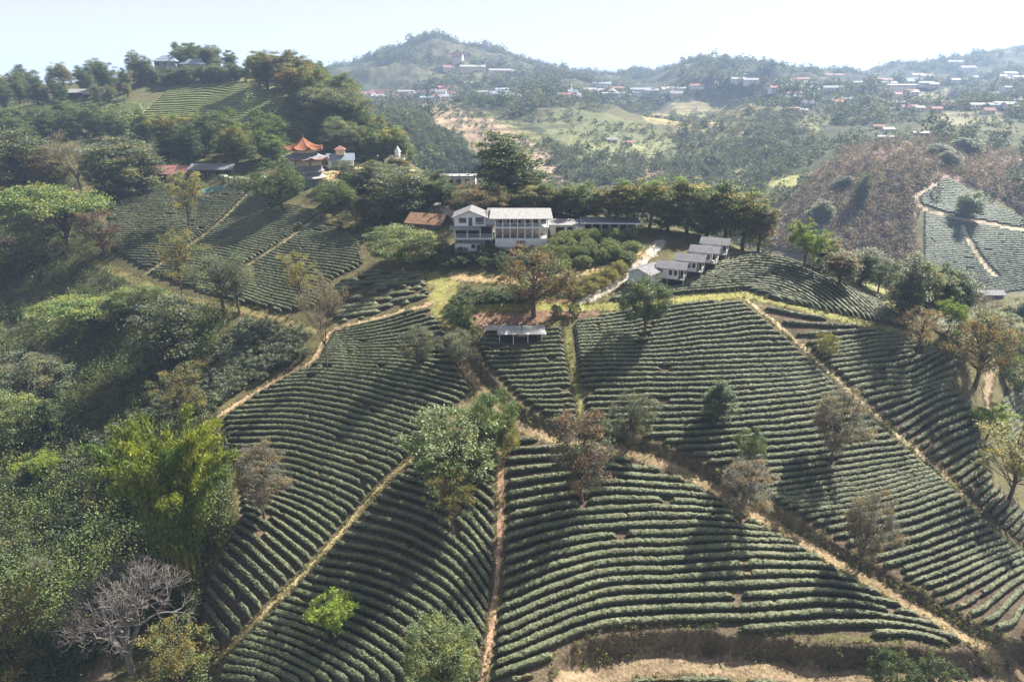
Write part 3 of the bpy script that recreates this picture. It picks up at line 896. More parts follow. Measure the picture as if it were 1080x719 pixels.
G13 = leaf_mat("silvery_green_leaves", (0.165, 0.20, 0.095), 0.28, 0.45, 0.2, 0.35)
MIX = ((1, 1, 1), (1.25, 1.12, 0.85), (0.72, 0.85, 0.95))
AUT = ((1, 1, 1), (0.6, 1.0, 0.7), (1.18, 1.02, 0.8), (0.7, 0.88, 0.75))
crown_tree("dark_round", G1, 8, 2.9, 0.30, 1.0, 120, 50, 0.30, 0.62, 1, 0.4, MIX)
crown_tree("green_round", G2, 8, 2.9, 0.16, 1.0, 130, 50, 0.30, 0.62, 2, 0.35, MIX)
crown_tree("wide_rusty", G6, 8, 4.1, 0.22, 0.98, 150, 46, 0.27, 0.62, 3, 0.35, AUT, irregular=0.34, limbs=60, tr=0.24)
crown_tree("red_brown", G7, 8, 2.7, 0.22, 1.0, 110, 46, 0.27, 0.55, 4, 0.4, AUT, limbs=50)
crown_tree("grey_leaf", G8, 8, 2.7, 0.24, 1.0, 120, 62, 0.20, 0.52, 5, 0.5, MIX, limbs=60, tr=0.12)
crown_tree("grey_green", G9, 8, 2.9, 0.16, 1.0, 110, 46, 0.24, 0.55, 6, 0.45, MIX, limbs=46)
crown_tree("olive_airy", G5, 8, 2.6, 0.22, 1.0, 70, 34, 0.24, 0.5, 7, 0.6, MIX, limbs=60, tr=0.12, irregular=0.45)
crown_tree("silver_wide", G13, 8, 3.6, 0.10, 0.95, 170, 34, 0.36, 0.6, 28, 0.2, ((1, 1, 1), (0.7, 0.8, 0.6), (1.2, 1.2, 1.15)), limbs=40, irregular=0.35)
crown_tree("pale_dense", G3, 8, 3.6, 0.12, 1.0, 170, 50, 0.28, 0.6, 8, 0.25, MIX, limbs=40)
crown_tree("lime_round", G4, 8, 3.1, 0.14, 1.0, 110, 46, 0.34, 0.55, 9, 0.4, ((1, 1, 1), (0.6, 0.75, 0.9), (1.15, 1.05, 0.9)), lobes=7)
crown_tree("pine_like", G9, 8, 2.2, 0.36, 1.0, 46, 60, 0.24, 0.55, 10, 0.5, MIX, lobes=8, limbs=40, tr=0.13, aspect=0.3)
crown_tree("flat_top", G3, 8, 5.0, 0.32, 0.9, 150, 46, 0.32, 0.75, 11, 0.5, ((1, 1, 1), (0.8, 0.95, 0.8), (1.3, 1.15, 0.7)), flat=0.95, lobes=11, limbs=60, tr=0.2)
crown_tree("cone_dark", G1, 8, 2.3, 0.08, 1.0, 110, 46, 0.28, 0.5, 12, 0.4, MIX, cone=0.72)
crown_tree("orange_airy", G11, 8, 3.4, 0.26, 0.95, 70, 28, 0.24, 0.5, 13, 0.5, MIX, limbs=70, tr=0.13, bark=M_BARK)
crown_tree("bush_pale", G3, 3, 2.2, 0.02, 0.95, 80, 46, 0.22, 0.42, 14, 0.3, MIX, tr=0.08, limbs=14)
crown_tree("bush_dark", G1, 3, 2.2, 0.02, 0.95, 80, 46, 0.24, 0.42, 15, 0.3, MIX, tr=0.08, limbs=14)
crown_tree("bush_olive", G5, 3, 2.2, 0.02, 0.95, 70, 40, 0.22, 0.45, 16, 0.4, MIX, tr=0.08, limbs=20)
crown_tree("tall_dark", G1, 12, 3.0, 0.03, 1.0, 190, 40, 0.42, 0.85, 17, 0.35, MIX, lobes=14, tr=0.26)
crown_tree("tall_green", G2, 12, 3.0, 0.03, 1.0, 190, 40, 0.42, 0.85, 18, 0.35, MIX, lobes=14, tr=0.26)
crown_tree("tall_olive", G5, 12, 3.0, 0.03, 1.0, 190, 36, 0.40, 0.8, 19, 0.4, AUT, lobes=14, tr=0.24)
crown_tree("tall_grey", G9, 12, 3.0, 0.03, 1.0, 190, 36, 0.36, 0.75, 20, 0.45, MIX, lobes=14, limbs=50, tr=0.22)
crown_tree("tall_rusty", G6, 12, 3.0, 0.03, 1.0, 190, 36, 0.40, 0.8, 21, 0.4, AUT, lobes=14, tr=0.24)
crown_tree("emergent", G1, 14, 4.2, 0.3, 0.95, 90, 40, 0.45, 0.85, 22, 0.5, MIX, lobes=8, limbs=40, tr=0.22)
bare_tree("bare_pale", 8, 1.12, 33, M_BARK_PALE, None, 0.06, 7, r0=0.115, forks=3, rise=0.16)
bare_tree("bare_grey", 9, 0.85, 34, M_BARK, G8, 0.26, 5, 14, 0.16, r0=0.16)
bare_tree("bare_slim", 9, 0.7, 36, M_BARK, G8, 0.3, 5, 22, 0.16, r0=0.13)
bamboo("bamboo", G10)

def _measure():
    for k, p in PROTO.items():
        if not p or p.get("ok"): continue
        v = []
        for pn, me in p["parts"]:
            a = np.empty(len(me.vertices) * 3, np.float32); me.vertices.foreach_get("co", a); v.append(a.reshape(-1, 3))
        v = v[-1] if not k.startswith("bare") else np.vstack(v)
        r = np.abs(v[:, :2])
        p["w"] = float(np.percentile(r[:, 0], 97) + np.percentile(r[:, 1], 97)); p["h"] = float(np.percentile(v[:, 2], 99.3)); p["ok"] = 1
def plant(kind, x, y, h, w, label=None, cat="tree", group=None, name=None, rz=None, sink=0.0):
    if not PROTO[kind].get("ok"): _measure()
    p = PROTO[kind]
    nm = name or {"bush": "shrub"}.get(kind.split("_")[0], "bamboo_clump" if kind == "bamboo" else "bare_tree" if kind.startswith("bare") else "tree")
    root = empty(nm, (x, y, float(gz(x, y)) - sink), random.uniform(0, 6.28) if rz is None else rz, label, cat, group)
    root.scale = (w / p["w"], w / p["w"], h / p["h"])
    for pn, me in p["parts"]: link(pn, me, root)
    return root

def T(kind, px, base, top, wpx, label, cat="tree", group=None, name=None, clear=0.55, dy=0.0):
    """a tree seen at photograph column px from its foot (base) to its tip (top)"""
    x, y = spot(px, base)
    if dy: x, y = x * (1 + dy / y), y + dy
    k = -float(height(x, y)) / y
    kt = float(uk(px, top)[1])
    h = max(0.6, (k - kt) * y); w = wpx * float(mpp(x, y))
    KEEP_CLEAR.append((x, y, clear))
    return plant(kind, x, y, h * 1.02, w * 0.98, label, cat, group, name)
# ------------------------------------------------------------------ buildings
class MB:
    """collects shapes, then links them as one mesh object"""
    def __init__(s): s.v = []; s.f = []
    def _add(s, v, f):
        o = len(s.v); s.v += [tuple(p) for p in v]; s.f += [tuple(i + o for i in q) for q in f]; return s
    def box(s, x0, x1, y0, y1, z0, z1):
        return s._add([(x0, y0, z0), (x1, y0, z0), (x1, y1, z0), (x0, y1, z0), (x0, y0, z1), (x1, y0, z1), (x1, y1, z1), (x0, y1, z1)],
                      [(0, 3, 2, 1), (4, 5, 6, 7), (0, 1, 5, 4), (1, 2, 6, 5), (2, 3, 7, 6), (3, 0, 4, 7)])
    def slab(s, a, b, c, d, t):
        """thick sheet on four corners, t straight down"""
        p = [a, b, c, d]; q = [(x, y, z - t) for x, y, z in p]
        return s._add(p + q, [(0, 1, 2, 3), (7, 6, 5, 4), (0, 4, 5, 1), (1, 5, 6, 2), (2, 6, 7, 3), (3, 7, 4, 0)])
    def gable_wall(s, x0, x1, y0, y1, z0, z1, zr, axis="x"):
        """walls with gables; the ridge runs along axis"""
        if axis == "x":
            ym = (y0 + y1) / 2
            v = [(x0, y0, z0), (x1, y0, z0), (x1, y1, z0), (x0, y1, z0), (x0, y0, z1), (x1, y0, z1), (x1, y1, z1), (x0, y1, z1), (x0, ym, zr), (x1, ym, zr)]
            f = [(0, 1, 5, 4), (2, 3, 7, 6), (1, 2, 6, 9, 5), (3, 0, 4, 8, 7), (4, 5, 9, 8), (6, 7, 8, 9), (0, 3, 2, 1)]
        else:
            xm = (x0 + x1) / 2
            v = [(x0, y0, z0), (x1, y0, z0), (x1, y1, z0), (x0, y1, z0), (x0, y0, z1), (x1, y0, z1), (x1, y1, z1), (x0, y1, z1), (xm, y0, zr), (xm, y1, zr)]
            f = [(0, 1, 5, 8, 4), (2, 3, 7, 9, 6), (1, 2, 6, 5), (3, 0, 4, 7), (4, 8, 9, 7), (5, 6, 9, 8), (0, 3, 2, 1)]
        return s._add(v, f)
    def gable_roof(s, x0, x1, y0, y1, z1, zr, over=0.4, t=0.12, axis="x"):
        if axis == "x":
            ym = (y0 + y1) / 2; k = (zr - z1) / (ym - y0); e = z1 - k * over + 0.03 + t; r = zr + t + 0.03
            a, b = x0 - over, x1 + over
            s.slab((a, y0 - over, e), (b, y0 - over, e), (b, ym, r), (a, ym, r), t)
            s.slab((a, ym, r), (b, ym, r), (b, y1 + over, e), (a, y1 + over, e), t)
        else:
            xm = (x0 + x1) / 2; k = (zr - z1) / (xm - x0); e = z1 - k * over + 0.03 + t; r = zr + t + 0.03
            a, b = y0 - over, y1 + over
            s.slab((x0 - over, a, e), (xm, a, r), (xm, b, r), (x0 - over, b, e), t)
            s.slab((xm, a, r), (x1 + over, a, e), (x1 + over, b, e), (xm, b, r), t)
        return s
    def hip_roof(s, x0, x1, y0, y1, z, zr, over=0.5, inset=None):
        a, b, c, d = x0 - over, x1 + over, y0 - over, y1 + over
        ins = (d - c) / 2 * 0.95 if inset is None else inset; ym = (c + d) / 2
        v = [(a, c, z), (b, c, z), (b, d, z), (a, d, z), (a + ins, ym, zr), (b - ins, ym, zr)]
        v2 = [(x, y, q - 0.14) for x, y, q in v[:4]]
        return s._add(v + v2, [(0, 1, 5, 4), (1, 2, 5), (2, 3, 4, 5), (3, 0, 4), (0, 6, 7, 1), (1, 7, 8, 2), (2, 8, 9, 3), (3, 9, 6, 0), (9, 8, 7, 6)])
    def post(s, x, y, z0, z1, r=0.07):
        return s.box(x - r, x + r, y - r, y + r, z0, z1)
    def rail(s, x0, x1, y, z0, h=0.9, step=0.5):
        s.box(x0, x1, y - 0.03, y + 0.03, z0 + h - 0.06, z0 + h)
        n = max(1, int((x1 - x0) / step))
        for i in range(n + 1):
            x = x0 + (x1 - x0) * i / n
            s.box(x - 0.02, x + 0.02, y - 0.02, y + 0.02, z0, z0 + h - 0.06)
        return s
    def pagoda_roof(s, n, r_out, r_in, z0, z1, lift=0.7, rot=0.0, seg=6, rings=6, t=0.18):
        """concave tiled roof with upturned corners"""
        N = n * seg; rows = []
        for k in range(rings + 1):
            q = k / rings; r = r_out + (r_in - r_out) * q
            zz = z0 + (z1 - z0) * (q ** 1.55)
            row = []
            for i in range(N):
                a = 2 * math.pi * i / N + rot; loc = (i % seg) / seg
                edge = math.cos(math.pi / n) / math.cos((loc - 0.5) * 2 * math.pi / n)
                corner = abs(loc - 0.5) * 2
                row.append((r * edge * math.cos(a), r * edge * math.sin(a), zz + lift * corner ** 3 * (1 - q) ** 2))
            rows.append(row)
        o = len(s.v)
        for row in rows: s.v += row
        for k in range(rings):
            for i in range(N):
                j = (i + 1) % N
                s.f.append((o + k * N + i, o + k * N + j, o + (k + 1) * N + j, o + (k + 1) * N + i))
        s.f.append(tuple(o + rings * N + i for i in range(N)))
        b = len(s.v)
        s.v += [(x * 0.985, y * 0.985, z - t) for x, y, z in rows[0]]
        for i in range(N):
            j = (i + 1) % N
            s.f.append((o + j, o + i, b + i, b + j))
        s.f.append(tuple(b + i for i in range(N))[::-1])
        return s
    def prism(s, n, r, z0, z1, rot=0.0):
        o = len(s.v)
        for z in (z0, z1):
            for i in range(n):
                a = 2 * math.pi * i / n + rot
                s.v.append((r * math.cos(a), r * math.sin(a), z))
        for i in range(n):
            j = (i + 1) % n
            s.f.append((o + i, o + j, o + n + j, o + n + i))
        s.f.append(tuple(o + n + i for i in range(n)))
        return s
    def build(s, name, mat, parent=None, loc=None):
        me = bpy.data.meshes.new(name)
        me.from_pydata([tuple(map(float, p)) for p in s.v], [], s.f)
        me.materials.append(mat); me.update()
        return link(name, me, parent, loc)

WHITE = solid("white_wall", (0.70, 0.70, 0.70), 0.7, 0.10, 0.8)
CREAM = solid("cream_wall", (0.58, 0.50, 0.38), 0.75, 0.12, 0.8)
GREYBLUE = solid("grey_blue_panel", (0.16, 0.19, 0.24), 0.6, 0.15, 0.7)
GLASS = solid("dark_glass", (0.025, 0.03, 0.035), 0.12, 0.2, 1.0, 0.6)
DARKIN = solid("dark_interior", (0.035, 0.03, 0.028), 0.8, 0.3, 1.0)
TIMBER = solid("brown_timber", (0.16, 0.095, 0.055), 0.75, 0.25, 2.0)
CONC = solid("concrete", (0.34, 0.33, 0.31), 0.85, 0.15, 0.9)
R_GREY = roofing("grey_sheet_roof", (0.20, 0.20, 0.21), 7, 0.5)
R_PALE = roofing("pale_sheet_roof", (0.31, 0.305, 0.30), 7, 0.45)
R_DARK = roofing("dark_sheet_roof", (0.12, 0.115, 0.12), 7, 0.55)
R_ORANGE = roofing("orange_tile_roof", (0.25, 0.10, 0.05), 12, 0.5)
R_BROWN = roofing("brown_tile_roof", (0.24, 0.14, 0.085), 10, 0.6, "X", 0.3)
R_RED = roofing("faded_red_roof", (0.30, 0.15, 0.125), 7, 0.6, "X", 0.3)
R_BLUE = roofing("pale_blue_roof", (0.27, 0.32, 0.40), 7, 0.45)
R_SLATE = roofing("slate_tile_roof", (0.20, 0.20, 0.215), 12, 0.6)

def site(px, py, dz=0.0, clear=0.0, dy=0.0):
    x, y = spot(px, py)
    if dy: x, y = x * (1 + dy / y), y + dy
    if clear: KEEP_CLEAR.append((x, y, clear))
    return (x, y, float(gz(x, y)) + dz)

# --- white guesthouse
p = site(528, 262, 0.0, 0)
gh = empty("guesthouse", p, 0.0, "white two storey guesthouse with pale gabled left wing and long open fronted right block", "guesthouse")
MB().box(-10, -1.6, 0, 7, -3, 1.0).build("base_wall", WHITE, gh)
MB().box(-9.9, -1.7, 0.05, 7, 1.0, 2.15).build("lower_panel", GREYBLUE, gh)
MB().box(-10.1, -1.5, -0.9, 7, 2.15, 2.4).build("balcony_slab", WHITE, gh)
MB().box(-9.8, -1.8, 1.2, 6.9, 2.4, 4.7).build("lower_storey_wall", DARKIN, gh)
b = MB()
for x in (-9.9, -7.2, -4.4, -1.7): b.post(x, -0.7, 2.4, 4.75, 0.1)
b.build("veranda_posts", WHITE, gh)
MB().rail(-10, -1.6, -0.8, 2.4, 0.9, 0.3).build("balcony_rail", WHITE, gh)
MB().slab((-11, -2.1, 4.55), (-4.4, -2.1, 4.55), (-4.4, 0.2, 4.95), (-11, 0.2, 4.95), 0.1).build("awning", R_PALE, gh)
MB().box(-10.1, -1.5, 0.0, 7, 4.72, 4.92).build("upper_floor_slab", GREYBLUE, gh)
MB().gable_wall(-10, -3.2, 0, 7, 4.92, 6.8, 8.15, "y").build("gable_wall", WHITE, gh)
MB().gable_roof(-10, -3.2, 0, 7, 6.8, 8.15, 0.55, 0.14, "y").build("gable_roof", R_GREY, gh)
MB().box(-3.2, -1.3, 1.2, 7, 4.92, 6.7).build("link_wall", WHITE, gh)
MB().slab((-3.1, 0.4, 6.75), (-1.1, 0.4, 6.75), (-1.1, 6.9, 7.7), (-3.1, 6.9, 7.7), 0.12).build("link_roof", R_GREY, gh)
for x0, x1, z0, z1, dr in ((-9.0, -7.4, 5.6, 6.7, 0), (-6.9, -6.1, 4.95, 6.75, 1), (-5.4, -3.6, 5.3, 6.8, 0), (-9.3, -8.3, 1.2, 1.9, 0), (-3.4, -2.2, 0.1, 2.0, 1), (-6.4, -5.6, 0.05, 0.9, 0)):
    f = MB().box(x0 - .07, x1 + .07, -0.06, 0.02, z0 - .07, z1 + .07).build("door" if dr else "window", WHITE, gh)
    MB().box(x0, x1, -0.075, 0.0, z0, z1).build("pane", GLASS, f)
MB().rail(-5.6, -1.3, -0.15, 4.93, 0.85, 0.3).build("upper_rail", WHITE, gh)
# right block
MB().box(-1.2, 10.2, 0, 7, -3, 0.5).build("block_base", DARKIN, gh)  # near-black colour paints in the shadow beneath the terrace slab
MB().box(-1.4, 10.6, -1.5, 7, 0.32, 0.56).build("terrace_slab", CONC, gh)
pr = MB().box(-1.2, 10.2, -0.9, -0.7, 0.56, 2.4).build("parapet", WHITE, gh)
MB().box(3.4, 5.4, -0.94, -0.905, 1.0, 1.9).build("sign_frame", R_GREY, pr)
MB().box(-1.2, 10.2, -0.7, 7, 2.3, 2.42).build("dining_floor", CONC, gh)
MB().box(-1.1, 10.1, 2.6, 6.9, 2.42, 6.4).build("back_wall", CREAM, gh)
for x in np.linspace(-1.1, 10.1, 8): MB().post(x, -0.7, 2.42, 6.7, 0.11).build("column", WHITE, gh)
MB().box(-1.3, 10.4, -0.95, 7, 4.55, 4.9).build("floor_band", WHITE, gh)
MB().rail(-1.2, 10.2, -0.8, 4.9, 0.8, 0.28).build("block_rail", WHITE, gh)
for i in range(6):
    x = -0.4 + i * 1.85
    f = MB().box(x - .06, x + 1.26, 2.54, 2.6, 5.0, 6.4).build("window", WHITE, gh); MB().box(x, x + 1.2, 2.52, 2.58, 5.06, 6.3).build("pane", GLASS, f)
for i in range(5):
    x = -0.3 + i * 2.2
    t = MB().box(x, x + 1.2, 0.3, 1.0, 3.1, 3.16); t.post(x + .6, .65, 2.42, 3.1, .05); t.build("dining_table", TIMBER, gh)
MB().slab((-2.4, -1.4, 6.75), (11.3, -1.4, 6.75), (11.1, 4.6, 8.05), (-2.2, 4.6, 8.05), 0.16).build("block_roof", R_PALE, gh)
MB().slab((-2.2, 4.6, 8.05), (11.1, 4.6, 8.05), (11.2, 7.5, 7.2), (-2.3, 7.5, 7.2), 0.16).build("rear_roof", R_PALE, gh)
MB().slab((0.6, -2.9, 0.15), (10.7, -2.9, 0.15), (10.7, -1.4, 0.3), (0.6, -1.4, 0.3), 0.1).build("lower_canopy", R_PALE, gh)
KEEP_CLEAR.append((p[0], p[1] + 3, 9))

# --- terrace buildings right of the guesthouse
p = site(597, 250, 0, 0, 1.0)
tb = empty("terrace_kitchen", p, 0.0, "low white flat roofed building joined on to the right of the guesthouse", "building")
m_ = float(mpp(p[0], p[1]))
MB().box(-3.6, 4.2, 0, 4, -1, 2.3).build("wall", WHITE, tb)
MB().box(-2.4, -0.4, -0.04, 0.2, 0.3, 1.9).build("opening", DARKIN, tb)
MB().box(0.2, 1.4, -0.04, 0.2, 0.0, 1.9).build("door", DARKIN, tb)
MB().box(1.9, 4.0, -1.4, 0.0, -0.6, 2.1).build("porch_block", WHITE, tb)
MB().slab((-4.8, -0.6, 2.5), (4.5, -0.6, 2.5), (4.5, 4.4, 3.0), (-4.8, 4.4, 3.0), 0.12).build("roof", R_PALE, tb)
p = site(643, 249, 0, 0, 1.5)
tc = empty("terrace_cafe", p, -0.04, "long open sided terrace shelter under a dark flat roof with white edge", "shelter")
b = MB()
for x in np.linspace(-6, 6, 7):
    b.post(x, 0, -0.6, 2.5, 0.08); b.post(x, 3.6, -0.6, 2.5, 0.08)
b.build("posts", WHITE, tc)
MB().box(-6.2, 6.2, -0.2, 3.9, -1.4, 0.1).build("deck", CONC, tc)
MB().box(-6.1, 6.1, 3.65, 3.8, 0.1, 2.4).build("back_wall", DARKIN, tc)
MB().slab((-6.8, -0.9, 2.55), (6.8, -0.9, 2.55), (6.8, 4.4, 3.0), (-6.8, 4.4, 3.0), 0.14).build("roof", R_SLATE, tc)
MB().box(-6.85, 6.85, -1.0, -0.91, 2.36, 2.6).build("fascia", WHITE, tc)
MB().rail(-6.1, 6.1, -0.1, 0.1, 0.8, 0.4).build("rail", WHITE, tc)
for i in range(4):
    x = -4.6 + i * 2.8
    t = MB().box(x, x + 1.3, 0.8, 1.6, 0.78, 0.84); t.post(x + .65, 1.2, 0.1, 0.78, .06); t.build("table", WHITE, tc)

# --- five cabins on stilts
def cabin(px, py, rz, label, L=4.0, D=3.5, st=1.0, wall=WHITE):
    p = site(px, py, 0.0, 2.7)
    r = empty("cabin", p, math.radians(rz), label, "cabin", "white cabins on stilts above the tea")
    b = MB()
    for x in (-L / 2, 0, L / 2 + 1.2):
        for y in (-D / 2 + .1, D / 2 - .1): b.post(x if x < L else x, y, -1.6, st, 0.09)
    b.build("stilts", CONC, r)
    MB().box(-L / 2, L / 2 + 1.3, -D / 2, D / 2, st, st + 0.14).build("floor", CONC, r)
    MB().gable_wall(-L / 2, L / 2, -D / 2, D / 2, st + .14, st + 2.35, st + 3.2, "x").build("wall", wall, r)
    MB().gable_roof(-L / 2, L / 2 + 1.2, -D / 2, D / 2, st + 2.35, st + 3.2, 0.5, 0.1, "x").build("roof", R_GREY, r)
    b = MB()
    for y in (-D / 2 + .1, D / 2 - .1): b.post(L / 2 + 1.15, y, st + .14, st + 2.3, 0.06)
    b.build("porch_posts", WHITE, r)
    b = MB(); b.box(L / 2 + 1.2, L / 2 + 1.26, -D / 2, D / 2, st + .85, st + .93)
    for y in np.linspace(-D / 2 + .1, D / 2 - .1, 9): b.box(L / 2 + 1.21, L / 2 + 1.25, y - .02, y + .02, st + .14, st + .85)
    b.build("porch_rail", WHITE, r)
    d = MB().box(L / 2 - 0.02, L / 2 + 0.05, -0.5, 0.5, st + .15, st + 2.0).build("door", TIMBER, r)
    for x in (0.6, 1.6):
        f = MB().box(x - .4, x + .4, -D / 2 - .05, -D / 2 + .02, st + .8, st + 1.9).build("window", WHITE, r)
        MB().box(x - .33, x + .33, -D / 2 - .065, -D / 2, st + .87, st + 1.83).build("pane", GLASS, f)
    return r
cabin(679, 299, 52, "pale blue gabled cabin set apart at the lower left of the cabin row", 4.6, 4.6, 0.3, solid("pale_blue_wall", (0.55, 0.60, 0.68), 0.7, 0.1, 0.8))
cabin(705, 297, -24, "white cabin nearest the dark green tree, front one of the stepped row")
cabin(724, 289, -24, "white cabin second from the front in the stepped row")
cabin(739, 280, -24, "white cabin third from the front in the stepped row")
cabin(750, 271, -24, "white cabin farthest back, beside the tall tree row")

# --- open shelter with pale sheets, and the small table
p = site(549, 358, 0.0, 3.0)
sh = empty("field_shelter", p, 0.0, "low open shelter with pale translucent roof sheets over painted dark shade below the bare earth", "shelter")
b = MB()
for x in (-3.8, -1.3, 1.3, 3.8):
    b.post(x, -1.2, -0.6, 1.5, 0.06); b.post(x, 1.6, -0.6, 1.9, 0.06)
b.build("posts", WHITE, sh)
SHEET = roofing("weathered_sheet", (0.47, 0.47, 0.46), 9, 0.5, "X", 0.35)
MB().slab((-4.2, -1.5, 1.52), (0.2, -1.5, 1.52), (0.1, 1.9, 2.0), (-4.2, 1.9, 2.0), 0.05).build("roof_sheet", SHEET, sh)
MB().slab((0.3, -1.6, 1.58), (4.6, -1.6, 1.58), (4.3, 1.7, 2.05), (0.25, 1.7, 2.05), 0.05).build("roof_sheet", SHEET, sh)
MB().slab((-6.2, 0.2, 1.75), (-4.3, 0.2, 1.75), (-4.3, 2.0, 2.05), (-6.2, 2.0, 2.05), 0.05).build("roof_sheet", SHEET, sh)
MB().box(-4, 4, -1.0, 1.4, -0.5, 0.35).build("underside_shade", DARKIN, sh)  # dark block stands in for the shade beneath the roof sheets
p = site(596, 332, 0.0, 1.2)
tt = empty("table", p, 0.0, "small wooden table on the bare earth between two dark round bushes", "table")
MB().box(-1.0, 1.0, -0.6, 0.6, 0.75, 0.84).build("tabletop", TIMBER, tt)
for x in (-.85, .85):
    for y in (-.45, .45): MB().post(x, y, -0.05, 0.75, 0.05).build("leg", TIMBER, tt)

# --- brown roofed house, white hall
p = site(447, 243, 0.0, 0)
bh = empty("brown_house", p, math.radians(-20), "house with orange brown tiled roof under trees left of the guesthouse", "house")
MB().gable_wall(-4.2, 4.2, 0, 6, -1.5, 2.0, 3.6, "x").build("wall", TIMBER, bh)
MB().gable_roof(-4.2, 4.2, 0, 6, 2.0, 3.6, 0.9, 0.15, "x").build("roof", R_BROWN, bh)
for x in (-2.5, 0.3, 2.2): MB().box(x, x + 1.0, -0.05, 0.05, 0.5, 1.5).build("window", GLASS, bh)
p = site(481, 197, 0.2, 0)
wh = empty("white_hall", p, 0.0, "low white building with small roof posts behind the trees above the guesthouse", "building")
MB().box(-5.6, 5.6, 0, 5, -1.5, 2.6).build("wall", WHITE, wh)
MB().box(-5.9, 5.9, -0.3, 5.3, 2.6, 2.85).build("roof", R_PALE, wh)
b = MB()
for x in np.linspace(-5.4, 5.4, 6): b.post(x, 0.1, 2.85, 3.35, 0.12)
b.build("roof_posts", WHITE, wh)
for x in (-4.5, -2.2, 0.2, 2.6): MB().box(x, x + 1.3, -0.05, 0.05, 0.7, 1.9).build("window", GLASS, wh)

# --- orange pagoda on its terrace
p = site(324, 192, 0.0, 6)
pg = empty("pagoda", p, 0.15, "three tiered pagoda with orange tiled upper roof on the knoll above the tea", "pagoda")
MB().prism(8, 5.0, -3, 3.4, 0.39).build("lower_wall", GREYBLUE, pg)
MB().pagoda_roof(8, 6.4, 4.9, 1.5, 2.4, 0.2, 0.39).build("skirt_roof", R_PALE, pg)
MB().prism(8, 5.2, 3.4, 5.3, 0.39).build("middle_wall", R_SLATE, pg)
b = MB().prism(8, 5.7, 3.3, 3.6, 0.39); b.build("gallery", CONC, pg)
MB().prism(8, 5.3, 5.3, 7.2, 0.39).build("upper_wall", CREAM, pg)
b = MB()
for i in range(8):
    a = i * math.pi / 4 + 0.39; b.post(5.7 * math.cos(a), 5.7 * math.sin(a), 5.3, 7.5, 0.16)
b.build("pillars", R_ORANGE, pg)
MB().pagoda_roof(8, 7.6, 3.4, 7.1, 8.9, 0.7, 0.39).build("middle_roof", R_SLATE, pg)
e = MB().pagoda_roof(8, 7.75, 7.3, 7.12, 7.3, 0.7, 0.39, t=0.3); e.build("eave_edge", R_ORANGE, pg)
MB().prism(8, 3.3, 8.8, 10.1, 0.39).build("drum", CREAM, pg)
MB().pagoda_roof(8, 5.9, 0.25, 9.9, 13.2, 1.0, 0.39).build("upper_roof", R_ORANGE, pg)
b = MB().prism(8, 0.3, 13.1, 13.5); b.prism(8, 0.14, 13.5, 14.3); b.build("finial", R_ORANGE, pg)
p = site(360, 178, 0.0, 0)
gt = empty("shrine_gate", p, 0.2, "small white and blue shrine building with ornate roof right of the pagoda", "shrine")
MB().box(-4, 4, 0, 4, -1, 3.0).build("wall", WHITE, gt)
MB().box(-3, -1, -.06, .06, 0, 2.3).build("door", GREYBLUE, gt)
MB().box(0.5, 2.8, -.06, .06, 0.6, 2.2).build("window", GREYBLUE, gt)
MB().gable_roof(-4, 4, 0, 4, 3.0, 4.6, 0.6, 0.15).build("roof", R_BLUE, gt)
MB().box(-1.4, 1.4, 0.5, 3.4, 4.3, 6.0).build("turret", CREAM, gt)
MB().hip_roof(-1.4, 1.4, 0.5, 3.4, 6.0, 7.2, 0.5, 1.8).build("turret_roof", R_RED, gt)
p = site(414, 177, 0.0, 0)
ch = empty("white_shrine", p, -0.2, "small white shrine with pointed tower at the far end of the pagoda terrace", "shrine")
MB().gable_wall(-2.8, 2.8, 0, 5, -1, 2.6, 4.2, "y").build("wall", WHITE, ch)
MB().gable_roof(-2.8, 2.8, 0, 5, 2.6, 4.2, 0.4, 0.12, "y").build("roof", R_PALE, ch)
b = MB().box(0.8, 2.2, 1.0, 2.4, 2.4, 5.2); b.hip_roof(0.8, 2.2, 1.0, 2.4, 5.2, 7.2, 0.2, 0.9); b.build("tower", WHITE, ch)
MB().box(-0.6, 0.6, -.06, .06, 0, 2.0).build("door", DARKIN, ch)
p = site(425, 177, 0.0, 0)
dm = empty("golden_dome", p, 0, "small yellowish dome beside the white shrine", "dome")
MB().prism(16, 1.6, -.6, 0.8).build("base", CREAM, dm)
b = MB().pagoda_roof(16, 1.7, 0.1, 0.8, 3.0, 0.0, 0, 1, 8); b.v = [(x, y, z if z < .81 else .8 + 2.2 * ((z - .8) / 2.2) ** .55) for x, y, z in b.v]; b.build("cap", solid("ochre_plaster", (0.45, 0.33, 0.14), 0.6), dm)

# --- long sheds on the upper left slope
def shed(px, py, L, D, h, hr, roof, label, rz=0, name="shed"):
    p = site(px, py, 0.0, 0)
    r = empty(name, p, math.radians(rz), label, "shed")
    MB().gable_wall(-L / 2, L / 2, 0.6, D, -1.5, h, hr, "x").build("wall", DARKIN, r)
    b = MB()
    for x in np.linspace(-L / 2, L / 2, 6): b.post(x, 0.1, -1.0, h - 0.05, 0.09)
    b.build("posts", TIMBER, r)
    MB().gable_roof(-L / 2, L / 2, 0.3, D, h, hr, 0.6, 0.12, "x").build("roof", roof, r)
    return r
shed(177, 190, 15.5, 8, 2.2, 4.4, R_RED, "long shed with faded red roof above the upper tea field", 2)
shed(223, 187, 13.5, 7, 2.6, 4.0, R_SLATE, "long dark shed with pale roof edge right of the red roofed shed", 3)
shed(84, 104, 15, 7, 3.0, 4.6, R_PALE, "pale roofed shed on the left hill, longer of two touching", 0)
shed(100, 104.5, 12, 7, 2.6, 4.6, R_PALE, "pale roofed shed on the left hill, lower right one of two touching", -8)
